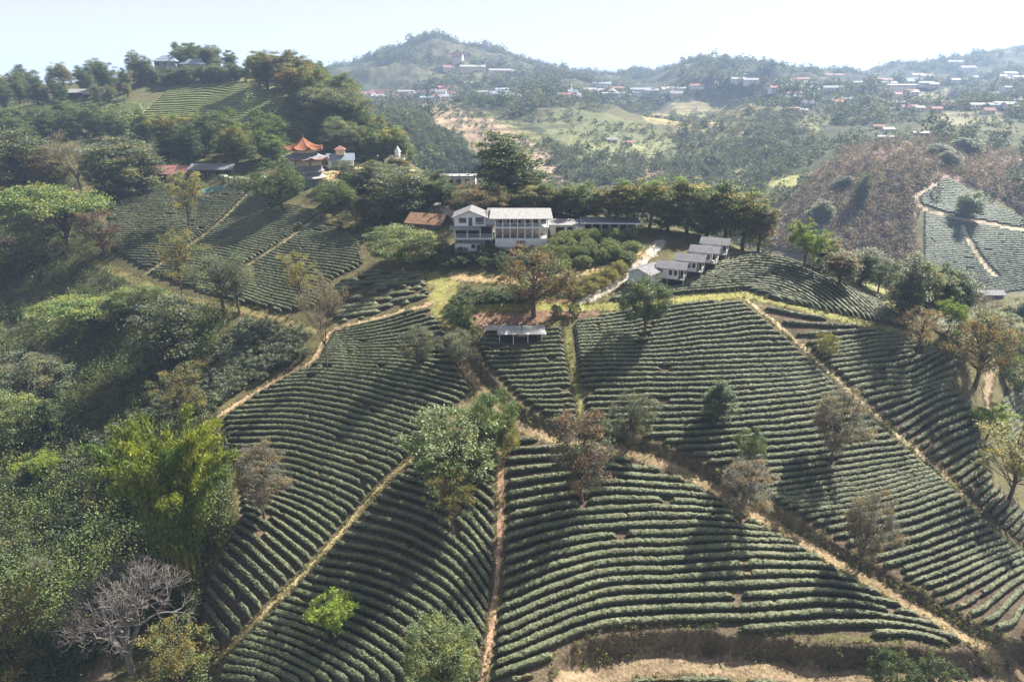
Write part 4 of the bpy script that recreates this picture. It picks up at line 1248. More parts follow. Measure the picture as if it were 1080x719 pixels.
shed(1046, 316, 9, 4, 2.0, 3.0, R_PALE, "small white roofed hut at the foot of the tea slope across the valley", 0, "hut")

HILLW = solid("blue_grey_wall", (0.36, 0.39, 0.44), 0.75, 0.15, 0.6)
# --- hilltop houses
def house(px, py, w, d, h, hr, wall, roof, label, cat="house", hip=True, group=None, name="house", rz=0.0):
    p = site(px, py, 0, 0)
    r = empty(name, p, rz, label, cat, group)
    MB().box(-w / 2, w / 2, 0, d, -2.5, h).build("wall", wall, r) if hip else MB().gable_wall(-w / 2, w / 2, 0, d, -2.5, h, hr, "x").build("wall", wall, r)
    (MB().hip_roof(-w / 2, w / 2, 0, d, h, hr, 0.9) if hip else MB().gable_roof(-w / 2, w / 2, 0, d, h, hr, 0.6, 0.15)).build("roof", roof, r)
    n = max(2, int(w / 3.2))
    for i in range(n):
        x = -w / 2 + (i + 0.5) * w / n
        MB().box(x - .6, x + .6, -0.07, 0.05, h - 2.0, h - 0.7).build("window", GLASS, r)
    return r
house(176, 80, 12, 8, 7.5, 10.8, HILLW, R_BLUE, "hilltop house with pale blue hipped roof half hidden by trees, left one", name="hilltop_house")
house(204, 80, 12, 8, 6.0, 8.8, HILLW, R_BLUE, "hilltop house with pale blue hipped roof, right one under the tallest trees", name="hilltop_house")
house(22, 90, 10, 8, 4.0, 7.0, CREAM, R_ORANGE, "small house with orange roof on the skyline at far left", name="hilltop_house")
house(98, 80, 12, 8, 5.5, 8.0, CREAM, R_PALE, "pale house among the skyline trees of the left hill", name="hilltop_house")

# --- village on the far ridge
VP = [ # px, py(base), width m, depth, wall height, roof height, wall, roof, words
 (368,105,24,14,7,10,"W","B"),(386,105,20,12,6,9,"W","R"),(398,106,14,9,5,7,"C","P"),(412,107,12,9,4,6,"C","R"),(437,103,22,10,4,6,"W","P"),
 (482,68,12,10,9,14,"C","R"),(499,76,30,9,6,8,"C","P"),(474,76,14,9,5,8,"C","R"),(490,92,40,10,5,7,"W","P"),(507,101,18,10,4,6,"W","P"),(470,96,16,9,4,6,"C","R"),
 (527,106,26,16,7,11,"W","B"),(540,107,22,12,6,9,"W","B"),(556,100,30,9,4,6,"C","R"),(570,99,20,9,4,6,"W","R"),(591,95,26,10,4,6,"W","P"),(528,79,26,9,5,7,"W","P"),(545,80,16,9,5,7,"W","P"),
 (629,93,34,10,5,7,"W","B"),(632,99,12,8,4,6,"W","P"),(661,101,22,9,5,7,"W","B"),(676,100,26,10,6,8,"W","B"),(690,101,20,10,6,8,"W","P"),(713,98,22,10,5,7,"W","P"),(697,107,12,8,4,6,"W","P"),
 (779,88,16,9,5,7,"W","P"),(792,89,16,9,5,7,"W","P"),(645,150,14,8,3,5,"W","P"),(662,153,12,8,3,5,"W","R"),
 (851,92,16,9,5,7,"W","P"),(879,97,22,9,5,7,"W","P"),(843,119,20,8,3,5,"W","P"),(894,108,14,8,4,6,"W","P"),(927,137,12,8,4,6,"C","R"),(938,139,14,8,3,5,"W","P"),(934,147,16,8,3,4.5,"W","P"),(972,143,18,8,3,4.5,"W","P"),
 (951,98,34,12,9,10,"W","P"),(1012,89,22,9,5,7,"W","P"),(1000,112,14,8,4,6,"W","P"),(1034,115,22,9,5,7,"W","P"),(1050,115,16,9,5,7,"W","B"),(1074,110,24,9,5,7,"W","P"),(1066,83,16,9,6,8,"W","P"),(1060,88,18,9,5,7,"W","P"),(1075,86,14,9,5,7,"W","P"),
 (1008,70,16,9,5,7,"W","P"),(1022,76,18,9,5,7,"W","P"),(924,88,14,9,5,7,"C","R"),(934,89,14,9,5,7,"C","R"),(905,92,14,9,5,7,"W","P"),(820,97,16,9,5,7,"W","R"),(838,103,16,9,5,7,"C","R"),(735,95,16,9,5,7,"W","R"),
]
WM = {"W": WHITE, "C": CREAM}; RM = {"P": R_PALE, "B": R_BLUE, "R": R_RED}
RW = {"P": "pale", "B": "pale blue", "R": "faded red"}; WW = {"W": "white", "C": "cream"}
for i in range(80):
    px = random.choice([random.uniform(365, 470), random.uniform(470, 720), random.uniform(520, 720), random.uniform(830, 1080), random.uniform(960, 1080)])
    py = (104 - 0.008 * (px - 365) if px < 720 else random.uniform(84, 118)) + random.uniform(-4, 4)
    VP.append((px, py, random.uniform(9, 20), 9, random.uniform(3.5, 5.5), random.uniform(5.8, 8), random.choice("WWC"), random.choice("PPBRR")))
for px, py, w, d, h, hr, a, b_ in VP:
    q_ = spot(px, py); mq = float(mpp(*q_)); w *= 0.9 * mq; d *= 0.8 * mq; h *= 0.85 * mq; hr *= 0.85 * mq
    up = "on the far wooded ridge" if py < 112 else "low on the hazy valley side"
    house(px, py, w, d, h, hr, WM[a], RM[b_], "%s walled village house with %s roof %s" % (WW[a], RW[b_], up), hip=False, group="village houses %s" % up, name="village_house", rz=random.uniform(-0.3, 0.3))
p = site(645, 102, 0, 0)
wd = empty("water_tank", p, 0, "pale round tank among the houses of the far ridge", "tank")
MB().prism(20, 6.5, -2, 6).build("tank_wall", CONC, wd)
b = MB().pagoda_roof(20, 6.6, 0.3, 6, 10, 0, 0, 1, 8); b.v = [(x, y, z if z < 6.01 else 6 + 4 * ((z - 6) / 4) ** .55) for x, y, z in b.v]; b.build("tank_dome", CONC, wd)

# --- shade net and banana plants by the sheds
p = site(222, 204, 0, 3.2)
net = empty("shade_net", p, 0, "pale turquoise net laid over a bed beside the dark shed", "net")
v = []; f = []
for j in range(9):
    for i in range(15):
        x = -4.6 + i * 9.2 / 14; y = j * 0.55
        hh = 0.45 * math.sin(math.pi * j / 8) ** 0.6 + 0.12 * random.random() if 0 < j < 8 else 0
        v.append((x, y, float(gz(p[0] + x, p[1] + y)) - p[2] + hh + 0.03))
for j in range(8):
    for i in range(14): f.append((j * 15 + i, j * 15 + i + 1, (j + 1) * 15 + i + 1, (j + 1) * 15 + i))
b = MB(); b.v = v; b.f = f; b.build("net_sheet", solid("turquoise_net", (0.12, 0.22, 0.185), 0.7, 0.25, 1.5), net)
b = MB()
for i in range(4): b.post(-4.5 + 3 * i, 0.05, -0.5, 0.6, 0.04)
b.build("stakes", TIMBER, net)
def banana():
    R = np.random.default_rng(88); T_ = Tubes(); T_.add(curve((0, 0, -.2), (0.05, 0, 1.5), R, .02, 5), 0.14, 0.09, 7)
    V = []; Fq = []; C_ = []
    for i in range(9):
        a = i * 2.4; dirv = np.array([math.cos(a), math.sin(a), 0]); side = np.array([-dirv[1], dirv[0], 0]); o = len(V)
        for s in np.linspace(0, 1, 7):
            c = np.array([0.05, 0, 1.4]) + dirv * 1.7 * s + np.array([0, 0, 1.5 * s - 1.7 * s * s]); wv = 0.33 * math.sin(math.pi * min(1, s * .9 + .08)) ** .7
            V += [c - side * wv - np.array([0, 0, .08]), c, c + side * wv - np.array([0, 0, .08])]; C_ += [[R.uniform(.8, 1.3)] * 3] * 3
        for k in range(6):
            for q in range(2): Fq.append((o + k * 3 + q, o + k * 3 + q + 1, o + k * 3 + q + 4, o + k * 3 + q + 3))
    PROTO["banana"] = dict(h=2.9, w=3.4, parts=[("stem", T_.mesh("banana_stem", G3)), ("leaves", np_mesh("banana_leaves", np.array(V), np.array(Fq), leaf_mat("banana_leaf", (0.17, 0.22, 0.11), 0.3, 0.4, 0.3, 0.5), False, np.array(C_)))])
banana()
for i, px in enumerate((236, 242, 248, 253, 259, 264, 270, 276)):
    x, y = spot(px, 194 + (i % 3))
    plant("banana", x, y, random.uniform(2.3, 3.2), random.uniform(3, 3.8), "pale leaved banana plant in the row between dark shed and round green tree", "banana plant", "banana plants beside the dark shed", "banana_plant")
# ------------------------------------------------------------------ the trees one can point to
T("red_brown",614,530,440,64,"reddish brown tree standing in the tea just below the bend of the dirt road")
T("grey_green",664,473,417,44,"small grey green round tree above the dirt road, right of the reddish tree")
T("dark_round",680,357,296,50,"dark green round tree with clear trunk standing alone in front of the white cabins")
T("wide_rusty",563,334,263,74,"broad rust and green tree on bare earth in front of the white guesthouse")
T("cone_dark",755,447,403,30,"small dark pointed evergreen in the middle of the wide right field")
T("green_round",789,493,455,30,"small green bushy tree above the dirt road left of a grey round tree")
T("grey_leaf",781,552,487,54,"grey leaved round tree on the edge of the dirt road below a small green tree")
T("grey_leaf",877,488,414,54,"brownish grey round tree on a patch of reddish soil in the wide right field")
T("grey_leaf",908,600,523,50,"thin grey tree on the dirt road nearest the lower right corner")
T("bush_olive",871,374,352,22,"small green shrub beside the straight footpath on the right",cat="shrub")
T("orange_airy",968,372,326,46,"sparse orange leaved tree at the end of the grassy ridge line")
T("wide_rusty",1028,408,333,66,"large dark tree with rusty top beside the short dirt track on the right")
T("lime_round",1040,462,428,32,"bright green bush at the lower end of the short dirt track",cat="bush")
T("olive_airy",1064,527,452,84,"wide spreading dark leaved tree on bare soil at the right edge")
T("silver_wide",480,508,434,90,"wide pale green tree with the brightest crown at the meeting of the two footpaths")
T("green_round",519,478,414,46,"dark green tree pressed against the right side of the wide pale tree")
T("bush_olive",536,480,440,24,"narrow yellowish shrub between the dark green tree and the first long tea rows",cat="shrub")
T("olive_airy",478,562,496,48,"slim olive yellow tree in the shadow below the wide pale tree")
T("grey_green",441,387,345,36,"small grey green round tree high in the left tea field")
T("grey_green",485,387,350,36,"grey green bushy tree at the top of the curved dirt road",dy=0.5)
T("bush_dark",488,347,318,30,"dark shrub beside the grass patch above the curved dirt road",cat="shrub")
T("lime_round",354,674,627,42,"lime green bush low in the left tea field",cat="bush")
T("pale_dense",466,727,664,74,"pale green dense tree at the bottom edge left of the upright footpath")
T("bush_dark",943,727,694,48,"dark green shrub at the bottom edge, the left one of two touching",cat="shrub")
T("bush_dark",988,727,698,44,"dark green shrub at the bottom edge, the right one of two touching",cat="shrub")
T("grey_leaf",279,546,472,54,"thin grey green tree at the edge of the left tea field beside the bamboo")
T("bare_slim",345,388,293,46,"tall thin nearly leafless grey tree at the top of the left tea field")
T("pine_like",236,334,262,56,"tall dark tree with bare lower trunk beside the grassy path, tallest of its group")
T("pine_like",253,332,270,36,"slim tree with feathery crown right of the tallest tree by the grassy path")
T("olive_airy",193,318,244,40,"thin see-through green tree left of the tall trees by the grassy path")
T("olive_airy",200,240,182,42,"pale thin tree in the middle of the upper left tea field")
T("olive_airy",318,325,267,36,"slender yellowish green tree left of the leafless grey tree")
T("green_round",298,224,169,50,"full round green tree at the edge of the upper tea field below the pagoda")
T("bamboo",200,612,452,88,"huge yellow green bamboo clump with arching tops beside the left tea field",cat="bamboo")
T("bare_pale",140,708,602,112,"leafless pale tree with spreading branches near the lower left corner",name="bare_tree",clear=5.5)
T("olive_airy",196,738,657,60,"olive yellow tree at the bottom edge right of the leafless pale tree")
T("olive_airy",26,735,628,80,"yellow green tree in the lower left corner")
T("bush_dark",30,728,676,64,"dense dark shrub in the lower left corner under the yellow green tree",cat="shrub")
T("lime_round",45,508,478,34,"bright lime shrub alone among dark coffee bushes at the left edge",cat="shrub")
T("pale_dense",18,474,416,66,"broad grey green tree at the left edge above the bright lime shrub")
T("cone_dark",57,466,424,32,"dark pointed tree right of the broad grey green tree at the left edge")
T("olive_airy",198,450,389,54,"sparse olive tree among coffee bushes left of the tea field corner")
T("tall_grey",180,392,318,62,"dark tall tree casting a deep shadow on the left coffee slope")
T("grey_green",38,424,378,74,"low broad green tree on the left slope above the broad grey tree")
T("flat_top",98,352,314,84,"flat topped yellow green tree in the middle of the left thicket")
T("pale_dense",150,332,303,56,"small pale green tree just below the grassy path on the left")
T("bare_slim",22,300,238,46,"pale trunked thin tree near the left edge below bright green crowns")
T("flat_top",72,264,198,96,"bright green flat topped tree left of the upper tea field")
T("pale_dense",18,288,232,80,"bright green broad tree at the left edge below the flat topped one")
T("red_brown",112,270,224,42,"pinkish brown leaved tree at the lower left corner of the upper tea field")
T("tall_grey",26,214,140,64,"tall grey green tree at the left edge in front of the long dark tree line")
T("tall_rusty",56,212,162,38,"yellowish brown tree beside the tall grey green tree at the left edge")
T("bare_grey",86,205,140,56,"leafless grey tree between the tall grey tree and the wide grey one")
T("tall_grey",138,203,148,66,"wide grey crowned tree at the left end of the red roofed shed")
T("green_round",112,206,158,34,"green tree hidden behind the wide grey crowned tree")
T("tall_grey",420,234,180,58,"large grey green tree behind the brown roofed house")
T("green_round",355,222,191,42,"green round tree below the pagoda terrace")
T("tall_rusty",384,238,207,22,"small orange tree left of the large grey green tree")
T("olive_airy",360,246,227,30,"small pinkish bare shrub at the top of the left tea rows",cat="shrub")
T("pale_dense",427,279,241,78,"wide low pale green tree left of the white guesthouse")
T("wide_rusty",507,228,193,56,"round orange brown tree behind the white guesthouse")
T("tall_dark",536,214,144,66,"largest dark green tree rising behind the white guesthouse")
T("tall_olive",566,225,196,40,"olive tree behind the flat grey roof of the guesthouse")
T("tall_green",592,226,200,28,"green tree behind the terrace roofs, left of a paler one")
T("tall_green",615,234,196,36,"pale green tree behind the terrace roofs")
T("tall_rusty",641,238,198,34,"brownish tree at the left end of the tall tree row behind the cabins")
rowx=[(662,244,192,40,"tall_olive"),(684,246,190,42,"tall_olive"),(704,246,194,40,"tall_green"),(724,248,190,46,"tall_olive"),(745,252,194,46,"tall_green"),(765,259,199,46,"tall_olive"),(783,265,203,42,"tall_olive"),(799,268,216,32,"tall_rusty")]
words=["dull olive","olive green","fresh green","yellowish olive","full green","pale olive","olive brown","brown"]
ordn=["first from the left","second from the left","third from the left","fourth from the left","fourth from the right","third from the right","second from the right","last on the right"]
for (a,b,c,d,k),wd,od in zip(rowx,words,ordn):
    T(k,a,b,c,d,"%s tree in the tall row behind the cabins, %s"%(wd,od),group="tall trees in a row behind the cabins",dy=2)
T("lime_round",848,285,234,36,"bright green airy tree on the crest right of the rounded tea spur")
T("tall_rusty",884,304,266,30,"small rust crowned tree on the crest right of the bright green tree")
T("tall_olive",868,292,252,30,"olive tree behind the crest between bright green and rusty trees",dy=6)
T("tall_grey",906,306,262,34,"grey olive tree on the crest left of a round green tree",dy=6)
T("green_round",926,308,273,30,"round green tree on the crest above the grassy slope")
T("tall_grey",952,332,272,42,"tall airy grey green tree on the crest above the orange tree")
T("bush_dark",958,334,310,22,"dark shrub under the tall airy grey tree on the crest",cat="shrub")
T("tall_green",990,334,288,28,"bright green tree behind the sparse orange tree",dy=8)
T("lime_round",1000,354,316,24,"yellow green tree right of the sparse orange tree")
T("bare_grey",1030,345,306,40,"bare grey brown tree behind the large dark tree on the right")
T("tall_dark",1071,352,316,28,"dark slim tree near the right edge above pale rocks")
T("bush_dark",1072,412,378,44,"dark green shrub at the right edge beside the dirt track",cat="shrub")
T("bush_pale",1055,372,350,34,"pale green shrub in front of the dark slim tree at right",cat="shrub")
T("tall_green",1021,230,203,26,"green tree on the pale track across the valley")
T("tall_dark",905,222,185,16,"dark tree on the reddish slope across the valley, right of a similar one")
T("tall_dark",888,200,186,18,"dark tree high on the reddish slope across the valley")
T("tall_dark",865,236,212,26,"dark green tree low on the reddish slope across the valley")
T("tall_dark",1020,162,146,24,"dark bushy tree at the top of the reddish slope")
T("tall_dark",1002,176,160,18,"dark tree just above the pale track across the valley")
T("tall_dark",990,164,152,24,"low dark bush at the upper edge of the reddish slope",cat="bush")

# shrubs on the bank below the road to the cabins
for i,(a,b,wd) in enumerate([(604,306,13),(615,302,13),(627,297,14),(640,292,13),(652,286,12),(610,314,13),(622,309,14),(634,303,13),(646,297,13),(658,290,11),(600,300,12),(590,302,14)]):
    T("bush_olive",a,b,b-11,wd+3,"grey green clipped shrub on the bank between dirt driveway and concrete road",cat="shrub",group="clipped shrubs on the bank by the concrete road")
# broadleaf bank right of the house and the dark hedge bank in front of it
for i in range(46):
    px=random.uniform(577,668); t=random.random(); b=253+t*29-(px-577)*0.03*(1-t)
    T("bush_pale",px,b,b-random.uniform(10,14),random.uniform(14,20),"leafy pale green shrub on the bank right of the white guesthouse",cat="shrub",group="leafy shrubs on the bank right of the guesthouse")
for i in range(34):
    px=random.uniform(462,574); t=random.random(); b=266+t*16
    T("bush_dark",px,b,b-random.uniform(8,12),random.uniform(14,20),"dark green shrub on the shaded bank below the white guesthouse",cat="shrub",group="dark shrubs on the bank below the guesthouse")
for (a,b) in [(494,314),(505,320),(516,315),(527,320),(538,314),(550,319),(484,322),(480,334),(560,316)]:
    T("bush_dark",a,b,b-11,22,"dark shrub along the slope between driveway and bare earth",cat="shrub",group="dark shrubs between driveway and bare earth")
for (a,b) in [(586,334),(606,334)]:
    T("bush_dark",a,b,b-13,12,"dark round bush beside the small table on bare earth",cat="bush",group="bushes beside the small table")

# wooded left hill, tree by tree
WOODS=[]
def wood(poly, n, kinds, hr, label, group, seed, wr=(0.55,0.85), sp=0.0, pri=1.0):
    R=np.random.default_rng(seed); g=np.asarray(poly,float); lo=g.min(0); hi=g.max(0); got=[]; tries=0
    while len(got)<n and tries<n*60:
        tries+=1
        px,py=R.uniform(lo[0],hi[0]),R.uniform(lo[1],hi[1])
        if not in_poly(np.array([px]),np.array([py]),g)[0]: continue
        x,y=spot(px,py)
        if y>900: continue
        hh=R.uniform(*hr)
        if any((x-a)**2+(y-b)**2<(sp*(hh+h2)*0.5)**2 for a,b,h2 in got): continue
        if any(cr>2 and (x-cx)**2+(y-cy)**2<(cr+hh*0.3)**2 for cx,cy,cr in KEEP_CLEAR): continue
        got.append((x,y,hh)); k=kinds[R.integers(len(kinds))]
        WOODS.append((pri*hh/y,k,x,y,hh,hh*R.uniform(*wr),label[k] if isinstance(label,dict) else label,group))
KL=lambda where:{k:"%s tree %s"%(w_,where) for k,w_ in dict(tall_dark="dark green",tall_green="fresh green",tall_olive="olive brown",tall_grey="grey green",tall_rusty="rust tinted",emergent="tall clear trunked",dark_round="round dark",bare_grey="half bare grey").items()}
wood([(-20,100),(60,88),(110,88),(160,70),(165,88),(140,104),(110,112),(60,112),(-20,118)],34,["tall_dark","tall_grey","tall_grey","tall_green","tall_olive","bare_grey"],(7,15),KL("on the wooded skyline left of the hilltop houses"),"trees on the skyline left of the hilltop houses",101,sp=0.22,pri=2.0)
wood([(-20,142),(40,136),(80,134),(80,150),(30,158),(-20,160)],20,["tall_dark","dark_round","tall_dark"],(9,13),KL("in the long dark line across the left hill"),"trees in the long dark line across the left hill",102,sp=0.2)
wood([(95,140),(150,138),(160,152),(100,156)],9,["tall_dark","tall_green"],(9,12),KL("between the dark line and the terraces"),"trees between the dark line and the terraces",103,sp=0.2)
wood([(150,84),(185,83),(245,82),(262,86),(235,89),(170,92)],24,["tall_dark","tall_grey","tall_green"],(6,9.5),KL("just below the hilltop houses"),"trees below the hilltop houses",104,sp=0.2,pri=2.0)
wood([(186,71),(248,75),(248,79),(186,76)],13,["emergent","tall_grey","emergent","tall_green"],(9,16),KL("towering over the hilltop houses"),"trees towering over the hilltop houses",105,wr=(0.55,0.8),sp=0.15,pri=3.0)
wood([(262,88),(310,92),(345,108),(380,135),(380,150),(345,145),(330,128),(300,104)],40,["tall_dark","tall_grey","tall_olive","tall_rusty","tall_green"],(10,19),KL("on the right shoulder of the left hill"),"trees on the right shoulder of the left hill",106,sp=0.2)
wood([(165,158),(235,152),(296,156),(292,172),(250,180),(240,172),(170,172)],30,["tall_dark","tall_green","tall_olive","tall_dark"],(9,15),KL("in the belt behind the long sheds"),"trees in the belt behind the long sheds",107,sp=0.2)
wood([(345,150),(380,158),(440,155),(470,178),(430,176),(400,172),(350,172)],30,["tall_dark","tall_grey","tall_green","tall_olive"],(7,13),KL("behind the pagoda terrace"),"trees behind the pagoda terrace",108,sp=0.2)
wood([(358,198),(410,190),(470,200),(470,222),(440,222),(400,214),(350,208)],22,["tall_dark","tall_grey","tall_green","tall_rusty"],(5,9),KL("between the pagoda terrace and the guesthouse"),"trees between pagoda and guesthouse",109,wr=(0.7,1.0),sp=0.25)
wood([(540,216),(575,214),(640,222),(640,232),(575,228)],8,["tall_dark","tall_grey","tall_green"],(5,9),KL("crowded behind the guesthouse roofs"),"trees behind the guesthouse roofs",110,wr=(0.7,1.0),sp=0.25)
wood([(815,262),(850,272),(900,292),(960,318),(985,330),(1010,332),(1000,318),(950,300),(900,280),(850,264)],16,["tall_dark","tall_grey","tall_olive"],(5,9),KL("down behind the right hand crest"),"trees behind the right crest",111,wr=(0.6,0.9),sp=0.25)
wood([(1020,340),(1085,345),(1085,372),(1060,372),(1030,352)],10,["tall_grey","tall_dark","tall_olive"],(4,7),KL("in the grove at the right edge"),"trees in the grove at the right edge",112,wr=(0.7,1.0),sp=0.25)

wood([(-10,300),(100,290),(120,340),(110,400),(70,450),(40,480),(-10,520)],20,["green_round","grey_green","dark_round","olive_airy","pale_dense"],(2.0,4.2),{"green_round":"small fresh green tree in the left thicket","grey_green":"small grey green tree in the left thicket","dark_round":"small dark green tree in the left thicket","olive_airy":"small thin olive tree in the left thicket","pale_dense":"small pale green tree in the left thicket"},"small trees in the left thicket",121,wr=(0.75,1.1),sp=0.3)
wood([(-10,520),(60,500),(120,520),(120,590),(70,640),(-10,650)],22,["green_round","grey_green","dark_round","olive_airy"],(1.8,4.0),{"green_round":"small fresh green tree low on the left slope","grey_green":"small grey green tree low on the left slope","dark_round":"small dark green tree low on the left slope","olive_airy":"small thin olive tree low on the left slope"},"small trees low on the left slope",122,wr=(0.75,1.1),sp=0.3)
wood([(-10,115),(150,108),(150,135),(-10,135)],26,["tall_olive","tall_green","tall_dark","bare_grey","tall_rusty"],(4,8),KL("scattered on the open upper left hill"),"trees scattered on the upper left hill",123,sp=0.3)
wood([(260,112),(335,118),(350,145),(300,155),(270,140)],18,["tall_olive","tall_green","tall_grey"],(4,8),KL("on the scrubby slope above the pagoda"),"trees on the scrubby slope above the pagoda",124,sp=0.3)

# the trees that show largest stand singly; the small rest of the woods is one mass
WOODS.sort(key=lambda t:-t[0])
n_single=sum(1 for o in scene.objects if o.parent is None and o.name.split(".")[0]=="tree")
for q,k,x,y,hh,ww,lb,gr in WOODS[:298-n_single]: plant(k,x,y,hh,ww,lb,"tree",gr)
REST=WOODS[298-n_single:]
print("single trees",min(298,n_single+len(WOODS)),"in the mass",len(REST))

# coffee bushes in loose rows on the left slope
R=np.random.default_rng(77)
def coffee(poly,n,seed):
    """bushes planted in rows that run down the slope beside the tea"""
    R=np.random.default_rng(seed); g=ground_poly(poly)
    a=hit([322],[356])[0]; b=hit([226],[440])[0]; d=(b-a)/np.linalg.norm(b-a); e=np.array([d[1],-d[0]])
    pts=np.array([a+d*(u+R.normal(0,.15))+e*(v+R.normal(0,.14)) for v in np.arange(-70,70,2.25) for u in np.arange(-60,90,1.35)])
    ok=in_poly(pts[:,0],pts[:,1],g)&(R.random(len(pts))>0.07)
    return pts[ok]
crown_tree("coffee",leaf_mat("coffee_leaves",(0.095,0.115,0.06),0.2,0.36,0.5,0.6),1.9,0.95,0.05,0.95,26,26,0.26,0.36,40,0.4,MIX,tr=0.05,limbs=8)
COFFEE=[(222,442),(192,442),(150,446),(108,486),(60,508),(92,468),(140,440),(198,408),(246,352),(262,338),(326,352),(322,378),(262,412)]
cpts=coffee(COFFEE,0,5); COFFEE_G=ground_poly(COFFEE)
print("coffee bushes",len(cpts))
srt=sorted(cpts.tolist(),key=lambda p:p[1]); near=srt[:298]; COF_REST=np.array(srt[298:]).reshape(-1,2)
for x,y in near:
    plant("coffee",x,y,R.uniform(1.4,2.2),R.uniform(1.6,2.3),"dark glossy coffee bush in loose rows on the slope left of the tea fields","coffee bush","coffee bushes on the left slope","coffee_bush")

# undergrowth and far woods: masses nobody could count
def clump_mass(pts, size, per, leaf, hues, seed, squash=0.7, cap=9.0):
    R=np.random.default_rng(seed); n=len(pts)
    m=per
    d=R.normal(0,1,(n,m,3)); d/=np.linalg.norm(d,axis=2)[...,None]; d[...,2]=np.abs(d[...,2])*1.1-0.12
    r=R.uniform(0.6,1.0,(n,m,1))
    s=size[:,None,None]
    wob=R.normal(0,0.16,(n,m,3))
    cen=pts[:,None]+(d*r+wob)*s*np.array([0.5,0.5,squash])[None,None]
    cen=cen.reshape(-1,3)
    hu=np.array(hues)[R.integers(len(hues),size=n)]*R.uniform(0.65,1.35,(n,1))
    tint=(hu[:,None]*R.uniform(0.7,1.3,(n,m,1))).reshape(-1,3)
    ls=np.minimum(np.repeat(size,m)*leaf,cap)
    v,f=leaf_quads(cen,ls,R,0.55,0.75)
    return v,f,np.repeat(tint,4,0)
HU=((1,1,1),(1.4,1.35,0.85),(0.55,0.7,0.65),(1.35,1.22,0.9),(1.15,1.28,0.75),(0.8,0.9,0.8))
def scatter(poly,n,seed):
    R=np.random.default_rng(seed); g=np.asarray(poly,float); lo=g.min(0); hi=g.max(0)
    q=R.uniform(lo,hi,(n*4,2)); q=q[in_poly(q[:,0],q[:,1],g)][:n]
    w_=hit(q[:,0],q[:,1]); return w_
HU2=((1,1,1),(1.15,1.12,0.95),(0.8,0.88,0.9),(1.25,1.15,1.0))
M_UNDER=leaf_mat("undergrowth_leaves",(0.092,0.112,0.048),0.24,0.5,0.0,0.28)
under=[]
P1=[(-40,220),(90,215),(115,262),(110,285),(175,312),(250,330),(245,352),(190,410),(140,445),(225,445),(236,475),(246,510),(245,560),(215,610),(205,690),(220,725),(-60,725)]
a=scatter(P1,5600,201); sz=np.random.default_rng(5).gamma(2.2,0.8,len(a)).clip(0.7,4.6); under.append((a,sz))
b=scatter([(100,195),(150,186),(300,190),(300,200),(150,202),(110,222)],160,202); under.append((b,np.random.default_rng(6).uniform(1,2.2,len(b))))
b=scatter([(-20,112),(150,106),(150,140),(340,150),(350,180),(140,185),(-20,225)],900,203); under.append((b,np.random.default_rng(7).uniform(1.5,3.6,len(b))))
b=scatter([(345,185),(470,195),(580,215),(580,232),(470,236),(400,262),(360,235),(335,205)],420,204); under.append((b,np.random.default_rng(8).uniform(1.2,2.6,len(b))))
b=scatter([(1040,345),(1085,350),(1085,400),(1055,395)],120,205); under.append((b,np.random.default_rng(9).uniform(0.8,2.0,len(b))))
b=scatter([(790,262),(850,278),(930,312),(1000,335),(1010,345),(960,338),(900,300),(850,282)],150,206); under.append((b,np.random.default_rng(10).uniform(0.6,1.5,len(b))))
def drop_open(w_):
    """keep growth off paths, fields and yards"""
    ok=~in_poly(w_[:,0],w_[:,1],COFFEE_G)
    for f in FIELDS: ok&=~in_poly(w_[:,0],w_[:,1],f["gpoly"])
    for nm,pts,hw,col in PATHS:
        ln=pts if isinstance(pts,np.ndarray) else ground_line(pts)
        d,_=line_dist(w_[:,0],w_[:,1],ln); ok&=d>hw+0.5
    for poly,col in ZONES:
        if col[0]>0.2 : ok&=~in_poly(w_[:,0],w_[:,1],ground_poly(poly))
    for cx,cy,cr in KEEP_CLEAR:
        if cr>2: ok&=(w_[:,0]-cx)**2+(w_[:,1]-cy)**2>cr*cr
    return ok
def mass_object(name,groups,mat,per,leaf,hues,seed,label=None,squash=0.7,filt=True,cap=9.0):
    V=[];FF=[];C=[];o=0
    for i,(w_,s_) in enumerate(groups):
        if filt:
            k=drop_open(w_); w_=w_[k]; s_=s_[k]
        pts=np.column_stack([w_,gz(w_[:,0],w_[:,1])+s_*0.12])
        v,f,c=clump_mass(pts,s_,per,leaf,hues,seed+i,squash,cap); V.append(v);FF.append(f+o);C.append(c);o+=len(v)
    ob=link(name,np_mesh(name,np.vstack(V),np.vstack(FF),mat,False,np.vstack(C)))
    return tag(ob,label,kind="stuff")

# weeds and grass tufts along the tracks, banks and footpaths
Rv=np.random.default_rng(333); vg=[];vs=[]
for k,pl in enumerate(PATH_LINES):
    if pl[:,1].mean()>200: continue
    L=np.hypot(*np.diff(pl,axis=0).T); n=int(L.sum()*(9 if k<2 else 4)); hw=PATHS[k][2]
    q=Rv.random(n)*(len(pl)-1.001); i0=q.astype(int); t=(q-i0)[:,None]
    c=pl[i0]*(1-t)+pl[i0+1]*t; d=pl[i0+1]-pl[i0]; d/=np.hypot(d[:,0],d[:,1])[:,None]+1e-9; nn=np.column_stack([-d[:,1],d[:,0]])
    sg=np.where(Rv.random(n)<0.5,1,-1)*hw*Rv.uniform(0.8,1.25,n)
    if k<2: sg=np.where(Rv.random(n)<0.55,hw+Rv.uniform(0.0,2.0 if k else 1.3,n),sg)
    vg.append(c+nn*sg[:,None]); vs.append(Rv.uniform(0.25,0.75,n))
VERGE_GROUPS=[(np.vstack(vg),np.concatenate(vs))]
M_WEED=leaf_mat("verge_weed_leaves",(0.15,0.15,0.06),0.25,0.6,0.0,0.2)

